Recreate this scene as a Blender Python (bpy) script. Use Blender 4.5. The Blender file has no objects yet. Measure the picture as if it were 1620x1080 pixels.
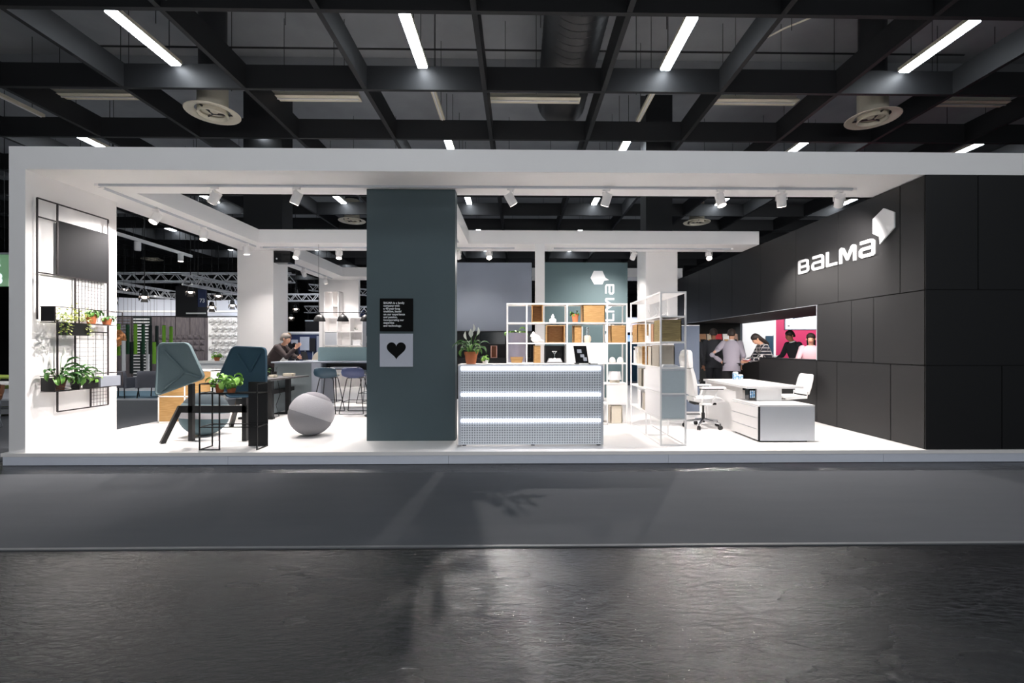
import bpy, bmesh, math, random
from mathutils import Vector, Matrix, Euler
R = random.Random(7)
PI = math.pi
SC = bpy.context.scene
COL = SC.collection

# ------------------------------------------------------------------ camera, world, exposure
F, YAW, PX0, PY0 = 730.0, 0.016, 832.0, 549.0
cam_data = bpy.data.cameras.new('camera')
cam = bpy.data.objects.new('camera', cam_data)
COL.objects.link(cam)
cam.location = (0.0, -5.93, 1.5)
cam.rotation_euler = (PI / 2, 0, -YAW)
cam_data.sensor_width = 36.0
cam_data.lens = 36.0 * F / 1620.0
cam_data.shift_x = -(PX0 - 810.0) / 1620.0
cam_data.shift_y = (PY0 - 540.0) / 1620.0
cam_data.clip_end = 200
SC.camera = cam
SC.view_settings.view_transform = 'Standard'
SC.view_settings.look = 'None'
SC.view_settings.exposure = 0.0
SC.view_settings.gamma = 1.0
SC.view_settings.use_curve_mapping = False
SC.cycles.use_denoising = True
SC.cycles.max_bounces = 9
SC.cycles.diffuse_bounces = 7
SC.cycles.glossy_bounces = 4
SC.cycles.sample_clamp_indirect = 12.0

SPOT_W = 400.0
TUBE_E = 26.0
world = bpy.data.worlds.new('hall_air')
SC.world = world
world.use_nodes = True
bg = world.node_tree.nodes['Background']
bg.inputs[0].default_value = (0.62, 0.72, 0.85, 1)
bg.inputs[1].default_value = 0.10


def area(name, loc, size, power, col=(0.93, 0.97, 1.0), aim=None):
    d = bpy.data.lights.new(name, 'AREA')
    d.shape = 'RECTANGLE'
    d.size, d.size_y = size
    d.energy = power
    d.color = col
    o = bpy.data.objects.new(name, d)
    COL.objects.link(o)
    o.location = loc
    if aim is not None:
        o.rotation_euler = (Vector(aim) - Vector(loc)).to_track_quat('-Z', 'Y').to_euler()
    return o


# the hall's own fluorescent rows over the aisle in front of the stand (above and behind the photographer)
for ix in range(4):
    area('aisle_tube_row', (-6.0 + 4.32 * ix, -3.0, 6.4), (0.3, 1.3), 22)
    area('aisle_tube_row', (-6.0 + 4.32 * ix, -7.0, 6.4), (0.3, 1.3), 26)
# an added front fill, then light rigs of the neighbouring stands
area('added_front_fill', (0, -14.0, 1.8), (18, 2.0), 420, (.97, .98, 1), (0, -2, 5.2))  # unseen light added behind the camera to lift fascia, desk front and ceiling
area('left_stand_rig', (-14.2, 11.9, 3.4), (5.0, .4), 75, (1, .97, .93), (-14.2, 13.5, 1.3))
area('left_stand_rig', (-11.5, 6.5, 3.5), (2.0, 2.0), 70, (1, .97, .93), (-11.3, 7.5, 0))
area('rear_stand_rig', (-9.5, 12.2, 3.3), (3.0, .6), 130, (.9, .93, 1), (-9.5, 15, 1.8))
area('right_stand_rig', (9.6, 6.6, 3.4), (3.0, .8), 170, (.95, .97, 1), (8.6, 9.4, 1.8))
area('rear_right_rig', (3.0, 13.0, 3.6), (3.0, .6), 90, (.85, .9, 1), (3.0, 16, 1.8))

# ------------------------------------------------------------------ materials
def lin(c):
    return tuple((v / 12.92 if v <= .04045 else ((v + .055) / 1.055) ** 2.4) for v in (c[0] / 255., c[1] / 255., c[2] / 255.)) + (1.0,)


def mat(name, rgb, rough=.5, metal=0., var=.05, scale=25., bump=0., bscale=None, stretch=None, spec=None, rgb2=None, detail=3.):
    m = bpy.data.materials.new(name)
    m.use_nodes = True
    nt = m.node_tree
    N, L = nt.nodes, nt.links
    b = N['Principled BSDF']
    b.inputs['Roughness'].default_value = rough
    b.inputs['Metallic'].default_value = metal
    if spec is not None:
        b.inputs['Specular IOR Level'].default_value = spec
    tc = N.new('ShaderNodeTexCoord')
    mp = N.new('ShaderNodeMapping')
    L.new(tc.outputs['Object'], mp.inputs[0])
    if stretch:
        mp.inputs['Scale'].default_value = stretch
    no = N.new('ShaderNodeTexNoise')
    no.inputs['Scale'].default_value = scale
    no.inputs['Detail'].default_value = detail
    L.new(mp.outputs[0], no.inputs['Vector'])
    mx = N.new('ShaderNodeMix')
    mx.data_type = 'RGBA'
    c = lin(rgb)
    c2 = lin(rgb2) if rgb2 else tuple(min(1, v * (1 + var)) for v in c[:3]) + (1,)
    c1 = c if rgb2 else tuple(v * (1 - var) for v in c[:3]) + (1,)
    mx.inputs[6].default_value = c1
    mx.inputs[7].default_value = c2
    if rgb2:
        rp = N.new('ShaderNodeValToRGB')
        rp.color_ramp.elements[0].position = .38
        rp.color_ramp.elements[1].position = .62
        L.new(no.outputs['Fac'], rp.inputs[0])
        L.new(rp.outputs[0], mx.inputs[0])
    else:
        L.new(no.outputs['Fac'], mx.inputs[0])
    L.new(mx.outputs[2], b.inputs['Base Color'])
    if bump:
        nb = no
        if bscale:
            nb = N.new('ShaderNodeTexNoise')
            nb.inputs['Scale'].default_value = bscale
            nb.inputs['Detail'].default_value = 4
            L.new(mp.outputs[0], nb.inputs['Vector'])
        bp = N.new('ShaderNodeBump')
        bp.inputs['Strength'].default_value = bump
        bp.inputs['Distance'].default_value = .01
        L.new(nb.outputs['Fac'], bp.inputs['Height'])
        L.new(bp.outputs[0], b.inputs['Normal'])
    return m


def emit(name, rgb, strength):
    m = bpy.data.materials.new(name)
    m.use_nodes = True
    b = m.node_tree.nodes['Principled BSDF']
    b.inputs['Base Color'].default_value = (.8, .8, .8, 1)
    b.inputs['Emission Color'].default_value = lin(rgb)
    b.inputs['Emission Strength'].default_value = strength
    return m


def glass(name, rgb, rough=.02):
    m = mat(name, rgb, rough)
    b = m.node_tree.nodes['Principled BSDF']
    b.inputs['Transmission Weight'].default_value = .95
    return m


M = {}
M['white'] = mat('white_paint', (249, 247, 246), .5, var=.012, scale=3)
M['white_gloss'] = mat('white_lacquer', (236, 235, 234), .28, var=.01, scale=5)
M['tile'] = mat('relief_tile_plaster', (206, 203, 200), .6, var=.03)
M['platform'] = mat('white_platform_floor', (249, 246, 244), .42, var=.02, scale=6)
M['skirt'] = mat('pale_platform_skirt', (226, 231, 243), .5, var=.03, scale=8)
M['teal'] = mat('dark_teal_paint', (70, 87, 92), .55, var=.05, scale=4)
M['teal_wall'] = mat('grey_teal_paint', (92, 114, 118), .6, var=.04, scale=3)
M['blue_grey'] = mat('blue_grey_laminate', (142, 150, 164), .55, var=.03, scale=3)
M['black_panel'] = mat('black_matt_laminate', (25, 25, 26), .5, var=.05, scale=3)
M['black_core'] = mat('black_joint', (14, 14, 15), .8)
M['black'] = mat('black_powder_coat', (15, 15, 16), .45, var=.1, scale=40)
M['black_frame'] = mat('dark_brown_black_steel', (38, 32, 34), .45, var=.1, scale=40)
M['black_gloss'] = mat('gloss_black', (16, 17, 19), .15)
M['anthracite'] = mat('anthracite_sheet', (27, 28, 31), .8, var=.04, spec=.2)
M['ceil_beam'] = mat('black_ceiling_beam', (30, 31, 33), .6, var=.12, scale=3)
M['ceil_slab'] = mat('dark_concrete_slab', (150, 152, 155), .85, var=.18, scale=1.5)
M['duct'] = mat('black_duct', (38, 39, 41), .45, var=.1)
M['cream'] = mat('aged_cream_enamel', (232, 224, 204), .5, var=.05)
M['alu'] = mat('brushed_aluminium', (206, 209, 214), .42, .25, var=.05, scale=60, stretch=(1, 8, 8))
M['silver'] = mat('silver_paint', (196, 200, 207), .45, .1, var=.03)
M['chrome'] = mat('chrome', (205, 208, 212), .15, 1.)
M['truss'] = mat('truss_aluminium', (186, 188, 192), .4, .4, var=.06)
M['oak'] = mat('light_oak', (186, 146, 92), .5, var=.0, rgb2=(164, 122, 70), scale=7, stretch=(2, 2, 14))
M['oak_h'] = mat('light_oak_level_grain', (188, 150, 98), .5, rgb2=(168, 128, 76), scale=7, stretch=(1, 1, 14))
M['olive_oak'] = mat('olive_oak', (150, 132, 84), .5, rgb2=(126, 108, 66), scale=7, stretch=(1, 1, 14))
M['taupe'] = mat('taupe_laminate', (172, 164, 150), .55, var=.04)
M['beige'] = mat('beige_laminate', (214, 205, 188), .55, var=.04)
M['terracotta'] = mat('terracotta', (190, 112, 72), .75, var=.14, scale=18, bump=.15)
M['leaf'] = mat('leaf_green', (66, 118, 48), .42, rgb2=(104, 152, 66), scale=9)
M['leaf_dark'] = mat('leaf_deep_green', (42, 84, 40), .4, rgb2=(72, 118, 58), scale=9)
M['leaf_bright'] = mat('leaf_bright_green', (112, 176, 66), .42, rgb2=(150, 200, 92), scale=9)
M['leaf_pale'] = mat('leaf_variegated', (150, 172, 70), .45, rgb2=(210, 210, 130), scale=40)
M['spathe'] = mat('white_spathe', (240, 240, 230), .5)
M['soil'] = mat('potting_soil', (48, 38, 30), .95, var=.3, bump=.4)
M['felt_teal'] = mat('grey_teal_felt', (97, 114, 118), .95, var=.12, scale=160, bump=.3, detail=5)
M['felt_navy'] = mat('navy_teal_felt', (44, 72, 90), .95, var=.14, scale=160, bump=.3, detail=5)
M['felt_grey'] = mat('pale_grey_teal_felt', (140, 164, 166), .95, var=.08, scale=120, bump=.3, detail=5)
M['felt_blue'] = mat('blue_grey_partition_felt', (112, 122, 140), .95, var=.06, scale=120, bump=.2, detail=5)
M['knit_light'] = mat('light_grey_knit', (176, 174, 178), .95, var=.12, scale=140, bump=.4, detail=5)
M['knit_mid'] = mat('mid_grey_knit', (150, 147, 152), .95, var=.14, scale=140, bump=.4, detail=5)
M['knit_dark'] = mat('dark_grey_knit', (128, 127, 131), .95, var=.14, scale=140, bump=.4, detail=5)
M['knit_teal'] = mat('teal_grey_knit', (88, 108, 114), .95, var=.14, scale=140, bump=.4, detail=5)
M['knit_slate'] = mat('slate_knit', (62, 72, 78), .95, var=.14, scale=140, bump=.4, detail=5)
M['desk_dark'] = mat('dark_grey_desktop', (74, 72, 74), .5, rgb2=(88, 85, 86), scale=8, stretch=(1, 9, 9))
M['grey_panel'] = mat('grey_panel', (128, 138, 142), .55, var=.03)
M['grey_light'] = mat('light_grey_panel', (150, 155, 166), .55, var=.03)
M['chair_grey'] = mat('grey_upholstery', (112, 114, 124), .9, var=.08, scale=90, bump=.2)
M['stool_teal'] = mat('dark_teal_shell', (36, 62, 78), .5, var=.05)
M['stool_navy'] = mat('navy_blue_shell', (58, 68, 104), .5, var=.05)
M['front_shaded'] = mat('shaded_white_front', (192, 204, 209), .5, var=.03)  # white shelf-end fronts, their shade mixed into the colour
M['skin'] = mat('skin', (216, 164, 136), .55, var=.06, scale=15)
M['skin_dark'] = mat('tan_skin', (176, 122, 92), .55, var=.06, scale=15)
M['hair_dark'] = mat('dark_brown_hair', (44, 34, 30), .6, var=.3, scale=60)
M['hair_grey'] = mat('greying_hair', (120, 112, 106), .7, var=.3, scale=60)
M['hair_blond'] = mat('fair_hair', (226, 176, 120), .6, var=.15, scale=50)
M['suit_grey'] = mat('light_grey_jacket', (164, 158, 170), .9, var=.06, scale=120)
M['suit_dark'] = mat('charcoal_suit', (54, 56, 62), .9, var=.1, scale=80)
M['suit_black'] = mat('black_suit', (38, 40, 46), .9, var=.1, scale=80)
M['cloth_black'] = mat('black_cloth', (30, 30, 33), .9, var=.1, scale=80)
M['cloth_brown'] = mat('dark_brown_jacket', (52, 42, 42), .9, var=.1, scale=80)
M['cloth_orange'] = mat('orange_scarf', (222, 112, 40), .9, var=.1, scale=80)
M['cloth_pink'] = mat('pale_pink_shirt', (238, 196, 206), .9, var=.08, scale=80)
M['red'] = mat('red_folder', (190, 36, 52), .5)
M['eye'] = mat('eye_dark', (30, 24, 22), .3)
M['shoe'] = mat('black_leather', (24, 22, 22), .35)
M['green_tube'] = mat('bright_green_felt', (112, 166, 48), .9, var=.1, scale=60)
M['green_dark'] = mat('bottle_green_felt', (30, 74, 50), .9, var=.1, scale=60)
M['white_felt'] = mat('light_grey_felt', (206, 206, 208), .9, var=.05, scale=60)
M['black_felt'] = mat('black_green_felt', (22, 34, 34), .9, var=.1, scale=60)
M['brown_wall'] = mat('dark_taupe_wall', (104, 96, 98), .8, rgb2=(86, 80, 84), scale=3, stretch=(6, 1, 1))
M['copper'] = mat('copper', (224, 150, 96), .35, .7, var=.1, scale=30)
M['copper_frame'] = mat('copper_pink_frame', (226, 176, 160), .4, .1)
M['navy'] = mat('navy_wall', (44, 56, 92), .7, var=.05, scale=4)
M['pink'] = mat('magenta_wall', (190, 36, 88), .6, var=.03, scale=3)
M['blue_dark'] = mat('dark_petrol_door', (20, 62, 84), .5, var=.06)
M['green_sign'] = emit('lit_green_sign', (30, 130, 36), .55)
M['sign_white'] = mat('white_vinyl', (240, 242, 244), .5, var=.01)
M['sign_black'] = mat('black_sign_print', (11, 12, 12), .8, spec=.15)
M['sign_pale'] = mat('pale_sign_board', (190, 194, 206), .5, var=.02)
M['paper'] = mat('white_paper', (238, 238, 240), .7, var=.03)
M['book_tan'] = mat('tan_book_cloth', (176, 134, 104), .7, var=.08)
M['lime'] = mat('lime_shell', (178, 196, 96), .5, var=.04)
M['brown_leather'] = mat('brown_leather', (120, 76, 44), .5, var=.15, scale=30)
M['rug_blue'] = mat('blue_rug', (104, 134, 152), .95, var=.12, scale=60, bump=.2)
M['grey_floor'] = mat('pale_stand_floor', (206, 208, 214), .5, var=.04, scale=4)
M['blue_pack'] = mat('blue_white_pack', (70, 150, 206), .4, rgb2=(230, 240, 250), scale=30)
M['planter_lilac'] = mat('lilac_grey_planter', (176, 172, 190), .6, var=.04)
M['lens'] = emit('lamp_lens', (255, 236, 222), 14.)
M['tube'] = emit('fluorescent_tube', (238, 246, 255), TUBE_E)
M['led'] = emit('led_strip', (236, 240, 255), 4.5)
M['sign_lit'] = emit('backlit_sign', (226, 240, 252), 1.15)
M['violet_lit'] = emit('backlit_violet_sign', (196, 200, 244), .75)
M['blue_lit'] = emit('blue_screen', (120, 180, 240), .9)
M['glass'] = glass('clear_glass', (232, 238, 240))


def plaid():
    m = mat('plaid_shirt', (24, 24, 28), .9)
    nt = m.node_tree
    N, L = nt.nodes, nt.links
    tc = N.new('ShaderNodeTexCoord')
    ck = N.new('ShaderNodeTexBrick')
    ck.inputs['Scale'].default_value = 3.4
    ck.offset = 0
    ck.inputs['Brick Width'].default_value = .25
    ck.inputs['Row Height'].default_value = .25
    ck.inputs['Mortar Size'].default_value = .022
    ck.inputs['Color1'].default_value = lin((22, 24, 32))
    ck.inputs['Color2'].default_value = lin((40, 42, 52))
    ck.inputs['Mortar'].default_value = lin((196, 190, 190))
    mp = N.new('ShaderNodeMapping')
    mp.inputs['Rotation'].default_value = (PI / 2, 0, 0)
    L.new(tc.outputs['Object'], mp.inputs[0])
    L.new(mp.outputs[0], ck.inputs['Vector'])
    L.new(ck.outputs['Color'], N['Principled BSDF'].inputs['Base Color'])
    return m


M['plaid'] = plaid()


def perforated():
    m = mat('perforated_sheet', (150, 160, 170), .45, 0)
    nt = m.node_tree
    N, L = nt.nodes, nt.links
    b = N['Principled BSDF']
    tc = N.new('ShaderNodeTexCoord')
    mp = N.new('ShaderNodeMapping')
    mp.inputs['Scale'].default_value = (1 / .0338,) * 3
    L.new(tc.outputs['Object'], mp.inputs[0])
    fr = N.new('ShaderNodeVectorMath')
    fr.operation = 'FRACTION'
    L.new(mp.outputs[0], fr.inputs[0])
    sb = N.new('ShaderNodeVectorMath')
    sb.operation = 'SUBTRACT'
    sb.inputs[1].default_value = (.5, .5, .5)
    L.new(fr.outputs[0], sb.inputs[0])
    ml = N.new('ShaderNodeVectorMath')
    ml.operation = 'MULTIPLY'
    ml.inputs[1].default_value = (1, 0, 1)
    L.new(sb.outputs[0], ml.inputs[0])
    ln = N.new('ShaderNodeVectorMath')
    ln.operation = 'LENGTH'
    L.new(ml.outputs[0], ln.inputs[0])
    lt = N.new('ShaderNodeMath')
    lt.operation = 'LESS_THAN'
    lt.inputs[1].default_value = .30
    L.new(ln.outputs['Value'], lt.inputs[0])
    mx = N.new('ShaderNodeMix')
    mx.data_type = 'RGBA'
    mx.inputs[6].default_value = lin((236, 240, 245))
    mx.inputs[7].default_value = lin((136, 143, 151))
    L.new(lt.outputs[0], mx.inputs[0])
    L.new(mx.outputs[2], b.inputs['Base Color'])
    return m


M['perf'] = perforated()


def hall_floor():
    m = mat('worn_black_hall_floor', (26, 27, 29), .3, rgb2=(34, 34, 36), scale=1.2, spec=.5)
    nt = m.node_tree
    N, L = nt.nodes, nt.links
    b = N['Principled BSDF']
    tc = N.new('ShaderNodeTexCoord')
    mp = N.new('ShaderNodeMapping')
    mp.inputs['Rotation'].default_value = (0, 0, .6)
    mp.inputs['Scale'].default_value = (1, 2.6, 1)
    L.new(tc.outputs['Object'], mp.inputs[0])
    n1 = N.new('ShaderNodeTexNoise')
    n1.inputs['Scale'].default_value = 14
    n1.inputs['Detail'].default_value = 8
    n1.inputs['Roughness'].default_value = .62
    n1.inputs['Distortion'].default_value = .8
    L.new(mp.outputs[0], n1.inputs['Vector'])
    vo = N.new('ShaderNodeTexVoronoi')
    vo.feature = 'DISTANCE_TO_EDGE'
    vo.inputs['Scale'].default_value = 3.2
    wp = N.new('ShaderNodeMix')
    wp.data_type = 'VECTOR'
    wp.inputs[0].default_value = .18
    L.new(mp.outputs[0], wp.inputs[4])
    L.new(n1.outputs['Color'], wp.inputs[5])
    L.new(wp.outputs[1], vo.inputs['Vector'])
    cr = N.new('ShaderNodeValToRGB')
    cr.color_ramp.elements[0].position = 0
    cr.color_ramp.elements[0].color = (0, 0, 0, 1)
    cr.color_ramp.elements[1].position = .02
    cr.color_ramp.elements[1].color = (1, 1, 1, 1)
    L.new(vo.outputs['Distance'], cr.inputs[0])
    ad = N.new('ShaderNodeMath')
    ad.operation = 'MULTIPLY_ADD'
    ad.inputs[1].default_value = .12
    L.new(cr.outputs[0], ad.inputs[0])
    L.new(n1.outputs['Fac'], ad.inputs[2])
    bp = N.new('ShaderNodeBump')
    bp.inputs['Strength'].default_value = .31
    bp.inputs['Distance'].default_value = .02
    L.new(ad.outputs[0], bp.inputs['Height'])
    L.new(bp.outputs[0], b.inputs['Normal'])
    n2 = N.new('ShaderNodeTexNoise')
    n2.inputs['Scale'].default_value = .9
    n2.inputs['Detail'].default_value = 5
    L.new(mp.outputs[0], n2.inputs['Vector'])
    mr = N.new('ShaderNodeMapRange')
    mr.inputs[1].default_value = .35
    mr.inputs[2].default_value = .65
    mr.inputs[3].default_value = .13
    mr.inputs[4].default_value = .30
    L.new(n2.outputs['Fac'], mr.inputs[0])
    L.new(mr.outputs[0], b.inputs['Roughness'])
    return m


M['hall_floor'] = hall_floor()
M['carpet_tape'] = mat('grey_carpet_tape', (98, 101, 104), .6, var=.05)
M['carpet'] = mat('grey_aisle_carpet', (72, 75, 80), .95, var=.1, scale=2.5, bump=.25, bscale=240, stretch=(.5, 2.5, 1))


# ------------------------------------------------------------------ geometry helpers
ORG = {}


def V(*a):
    return Vector(a)


class MB:
    """collects shapes in world coordinates; build() links them as ONE mesh object"""

    def __init__(s):
        s.bm = bmesh.new()

    def face(s, pts):
        vs = [s.bm.verts.new(p) for p in pts]
        return s.bm.faces.new(vs)

    def box(s, x0, x1, y0, y1, z0, z1):
        v = [s.bm.verts.new(p) for p in ((x0, y0, z0), (x1, y0, z0), (x1, y1, z0), (x0, y1, z0), (x0, y0, z1), (x1, y0, z1), (x1, y1, z1), (x0, y1, z1))]
        for f in ((3, 2, 1, 0), (4, 5, 6, 7), (0, 1, 5, 4), (1, 2, 6, 5), (2, 3, 7, 6), (3, 0, 4, 7)):
            s.bm.faces.new([v[i] for i in f])
        return s

    def bar(s, p, q, w, h=None, up=(0, 0, 1)):
        """rectangular bar from p to q, w across, h along up"""
        h = w if h is None else h
        p, q = Vector(p), Vector(q)
        d = (q - p).normalized()
        u = Vector(up)
        if abs(d.dot(u)) > .98:
            u = Vector((0, 1, 0))
        a = d.cross(u).normalized()
        u = a.cross(d).normalized()
        v = []
        for c in (p, q):
            for sa, su in ((-1, -1), (1, -1), (1, 1), (-1, 1)):
                v.append(s.bm.verts.new(c + a * sa * w / 2 + u * su * h / 2))
        for f in ((3, 2, 1, 0), (4, 5, 6, 7), (0, 1, 5, 4), (1, 2, 6, 5), (2, 3, 7, 6), (3, 0, 4, 7)):
            s.bm.faces.new([v[i] for i in f])
        return s

    def cyl(s, p, q, r, r2=None, n=16, cap=True):
        r2 = r if r2 is None else r2
        p, q = Vector(p), Vector(q)
        d = (q - p).normalized()
        u = Vector((0, 0, 1)) if abs(d.z) < .95 else Vector((0, 1, 0))
        a = d.cross(u).normalized()
        b = d.cross(a).normalized()
        A, B = [], []
        for i in range(n):
            t = 2 * PI * i / n
            o = a * math.cos(t) + b * math.sin(t)
            A.append(s.bm.verts.new(p + o * r))
            B.append(s.bm.verts.new(q + o * r2))
        for i in range(n):
            j = (i + 1) % n
            s.bm.faces.new((A[i], B[i], B[j], A[j]))
        if cap:
            s.bm.faces.new(A)
            s.bm.faces.new(B[::-1])
        return s

    def tube(s, pts, r, n=8, closed=False):
        pts = [Vector(p) for p in pts]
        m = len(pts)
        rings = []
        for i, p in enumerate(pts):
            if closed:
                d = (pts[(i + 1) % m] - pts[i - 1]).normalized()
            else:
                d = (pts[min(i + 1, m - 1)] - pts[max(i - 1, 0)]).normalized()
            u = Vector((0, 0, 1)) if abs(d.z) < .9 else Vector((0, 1, 0))
            a = d.cross(u).normalized()
            b = d.cross(a).normalized()
            rr = r[i] if isinstance(r, (list, tuple)) else r
            rings.append([s.bm.verts.new(p + (a * math.cos(2 * PI * k / n) + b * math.sin(2 * PI * k / n)) * rr) for k in range(n)])
        for i in range(m if closed else m - 1):
            A, B = rings[i], rings[(i + 1) % m]
            for k in range(n):
                l = (k + 1) % n
                s.bm.faces.new((A[k], B[k], B[l], A[l]))
        if not closed:
            s.bm.faces.new(rings[0])
            s.bm.faces.new(rings[-1][::-1])
        return s

    def lathe(s, c, prof, n=24, axis='z'):
        """prof: (radius, height) list"""
        c = Vector(c)
        rings = []
        for r, h in prof:
            if r < 1e-5:
                rings.append([s.bm.verts.new(c + Vector((0, 0, h)))])
            else:
                rings.append([s.bm.verts.new(c + Vector((r * math.cos(2 * PI * k / n), r * math.sin(2 * PI * k / n), h))) for k in range(n)])
        for A, B in zip(rings, rings[1:]):
            for k in range(n):
                l = (k + 1) % n
                if len(A) == 1 and len(B) == 1:
                    continue
                if len(A) == 1:
                    s.bm.faces.new((A[0], B[l], B[k]))
                elif len(B) == 1:
                    s.bm.faces.new((A[k], A[l], B[0]))
                else:
                    s.bm.faces.new((A[k], A[l], B[l], B[k]))
        return s

    def loft(s, rings, cap=True):
        """rings: lists of points with equal counts"""
        rr = [[s.bm.verts.new(p) for p in ring] for ring in rings]
        n = len(rr[0])
        for A, B in zip(rr, rr[1:]):
            for k in range(n):
                l = (k + 1) % n
                s.bm.faces.new((A[k], A[l], B[l], B[k]))
        if cap:
            s.bm.faces.new(rr[0][::-1])
            s.bm.faces.new(rr[-1])
        return s

    def prism(s, pts, d):
        """extrude the planar polygon pts by vector d"""
        d = Vector(d)
        A = [s.bm.verts.new(p) for p in pts]
        B = [s.bm.verts.new(Vector(p) + d) for p in pts]
        n = len(A)
        for i in range(n):
            j = (i + 1) % n
            s.bm.faces.new((A[i], A[j], B[j], B[i]))
        s.bm.faces.new(A[::-1])
        s.bm.faces.new(B)
        return s

    def ball(s, c, r, sx=1, sy=1, sz=1, n=16, m=10):
        c = Vector(c)
        prof = [(r * math.sin(PI * i / m), -r * math.cos(PI * i / m)) for i in range(m + 1)]
        k0 = len(s.bm.verts)
        s.lathe((0, 0, 0), prof, n)
        s.bm.verts.ensure_lookup_table()
        for v in list(s.bm.verts)[k0:]:
            v.co = Vector((v.co.x * sx, v.co.y * sy, v.co.z * sz)) + c
        return s

    def mesh(s, name, m, org=(0, 0, 0), smooth=False, bevel=0):
        if bevel:
            bmesh.ops.bevel(s.bm, geom=[e for e in s.bm.edges if len(e.link_faces) == 2 and e.calc_face_angle(0) > .5], offset=bevel, segments=2, affect='EDGES', profile=.6)
        bmesh.ops.recalc_face_normals(s.bm, faces=s.bm.faces[:])
        if any(org):
            bmesh.ops.translate(s.bm, verts=s.bm.verts[:], vec=-Vector(org))
        me = bpy.data.meshes.new(name)
        s.bm.to_mesh(me)
        s.bm.free()
        me.materials.append(m)
        if smooth:
            for p in me.polygons:
                p.use_smooth = True
            try:
                me.set_sharp_from_angle(angle=.7)
            except Exception:
                pass
        return me

    def build(s, name, m, parent=None, loc=None, smooth=False, bevel=0):
        org = ORG[parent.name] if parent is not None else Vector(loc or (0, 0, 0))
        o = bpy.data.objects.new(name, s.mesh(name, m, org, smooth, bevel))
        COL.objects.link(o)
        if parent is not None:
            o.parent = parent
        else:
            o.location = org
        ORG[o.name] = Vector(org)
        return o


def B(*a):
    return MB().box(*a)


def tag(o, label=None, cat=None, group=None, kind=None):
    if label:
        o['label'] = label
    if cat:
        o['category'] = cat
    if group:
        o['group'] = group
    if kind:
        o['kind'] = kind
    return o


def thing(name, label, cat, loc=(0, 0, 0), group=None, kind=None):
    o = bpy.data.objects.new(name, None)
    o.empty_display_size = .1
    COL.objects.link(o)
    o.location = loc
    ORG[o.name] = Vector(loc)
    return tag(o, label, cat, group, kind)


def struct(o):
    o['kind'] = 'structure'
    return o


def inst(name, me, parent, loc, rot=(0, 0, 0), scale=(1, 1, 1), label=None):
    o = bpy.data.objects.new(name, me)
    COL.objects.link(o)
    o.parent = parent
    o.location = loc
    o.rotation_euler = rot
    o.scale = scale
    ORG[o.name] = ORG[parent.name] if parent is not None else Vector(loc)
    if label:
        o['label'] = label
    return o


def text(name, body, parent, loc, rot, size, m, ext=.0015, align='LEFT', space=1.0, bold=0.0, width=1.0):
    c = bpy.data.curves.new(name, 'FONT')
    c.body = body
    c.size = size
    c.extrude = ext
    c.align_x = align
    c.space_line = space
    c.offset = bold
    c.materials.append(m)
    tmp = bpy.data.objects.new(name, c)
    me = bpy.data.meshes.new_from_object(tmp)
    bpy.data.objects.remove(tmp)
    bpy.data.curves.remove(c)
    if not me.materials:
        me.materials.append(m)
    o = bpy.data.objects.new(name, me)
    COL.objects.link(o)
    o.rotation_euler = rot
    o.scale = (width, 1, 1)
    if parent is not None:
        o.parent = parent
        o.location = Vector(loc) - ORG[parent.name]
    else:
        o.location = loc
    return o


def stroke(mb, pts, w, org, u, v, nrm, d, closed=False):
    """thick 2-D polyline in the plane (u, v) with rounded joints, thickness d along nrm"""
    org, u, v, nrm = Vector(org), Vector(u), Vector(v), Vector(nrm)
    P3 = lambda p: org + u * p[0] + v * p[1]
    seg = list(zip(pts, pts[1:]))
    for i_, (a, b) in enumerate(seg):
        dd = d + .0002 * i_
        dx, dy = b[0] - a[0], b[1] - a[1]
        L = math.hypot(dx, dy) or 1e-9
        nx, ny = -dy / L * w / 2, dx / L * w / 2
        mb.prism([P3((a[0] + nx, a[1] + ny)), P3((a[0] - nx, a[1] - ny)), P3((b[0] - nx, b[1] - ny)), P3((b[0] + nx, b[1] + ny))], nrm * dd)
    for i_, p in enumerate(pts[1:-1]):
        mb.prism([P3((p[0] + w / 2 * math.cos(t * PI / 6), p[1] + w / 2 * math.sin(t * PI / 6))) for t in range(12)], nrm * (d - .0003 - .0002 * i_))


LETTERS = [
    ('B', .82, [[(.1, .5), (.1, .1), (.62, .1), (.72, .18), (.72, .42), (.62, .5), (.1, .5), (.1, .9), (.6, .9), (.69, .82), (.69, .58), (.62, .5)]]),
    ('a', .9, [[(.1, .9), (.68, .9), (.78, .8), (.78, .1), (.2, .1), (.1, .2), (.1, .42), (.2, .51), (.78, .51)]]),
    ('L', .72, [[(.1, 1.0), (.1, .1), (.7, .1)]]),
    ('M', 1.08, [[(.1, 0), (.1, .84), (.17, .9), (.25, .86), (.54, .2), (.83, .86), (.91, .9), (.98, .84), (.98, 0)]]),
    ('a', .9, [[(.1, .9), (.68, .9), (.78, .8), (.78, .1), (.2, .1), (.1, .2), (.1, .42), (.2, .51), (.78, .51)]]),
]


def logo(root, starts, size_h, place, m, u, v, nrm, d):
    """the five letters and the six-sided speech-bubble emblem; starts: (u position, width) of each letter"""
    for (ch, w, strokes), (s0, wid) in zip(LETTERS, starts):
        mb = MB()
        kx = wid / w
        for st in strokes:
            stroke(mb, [(s0 + p[0] * kx, p[1] * size_h) for p in st], .19 * size_h, place, u, v, nrm, d)
        mb.build('letter', m, root)


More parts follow.
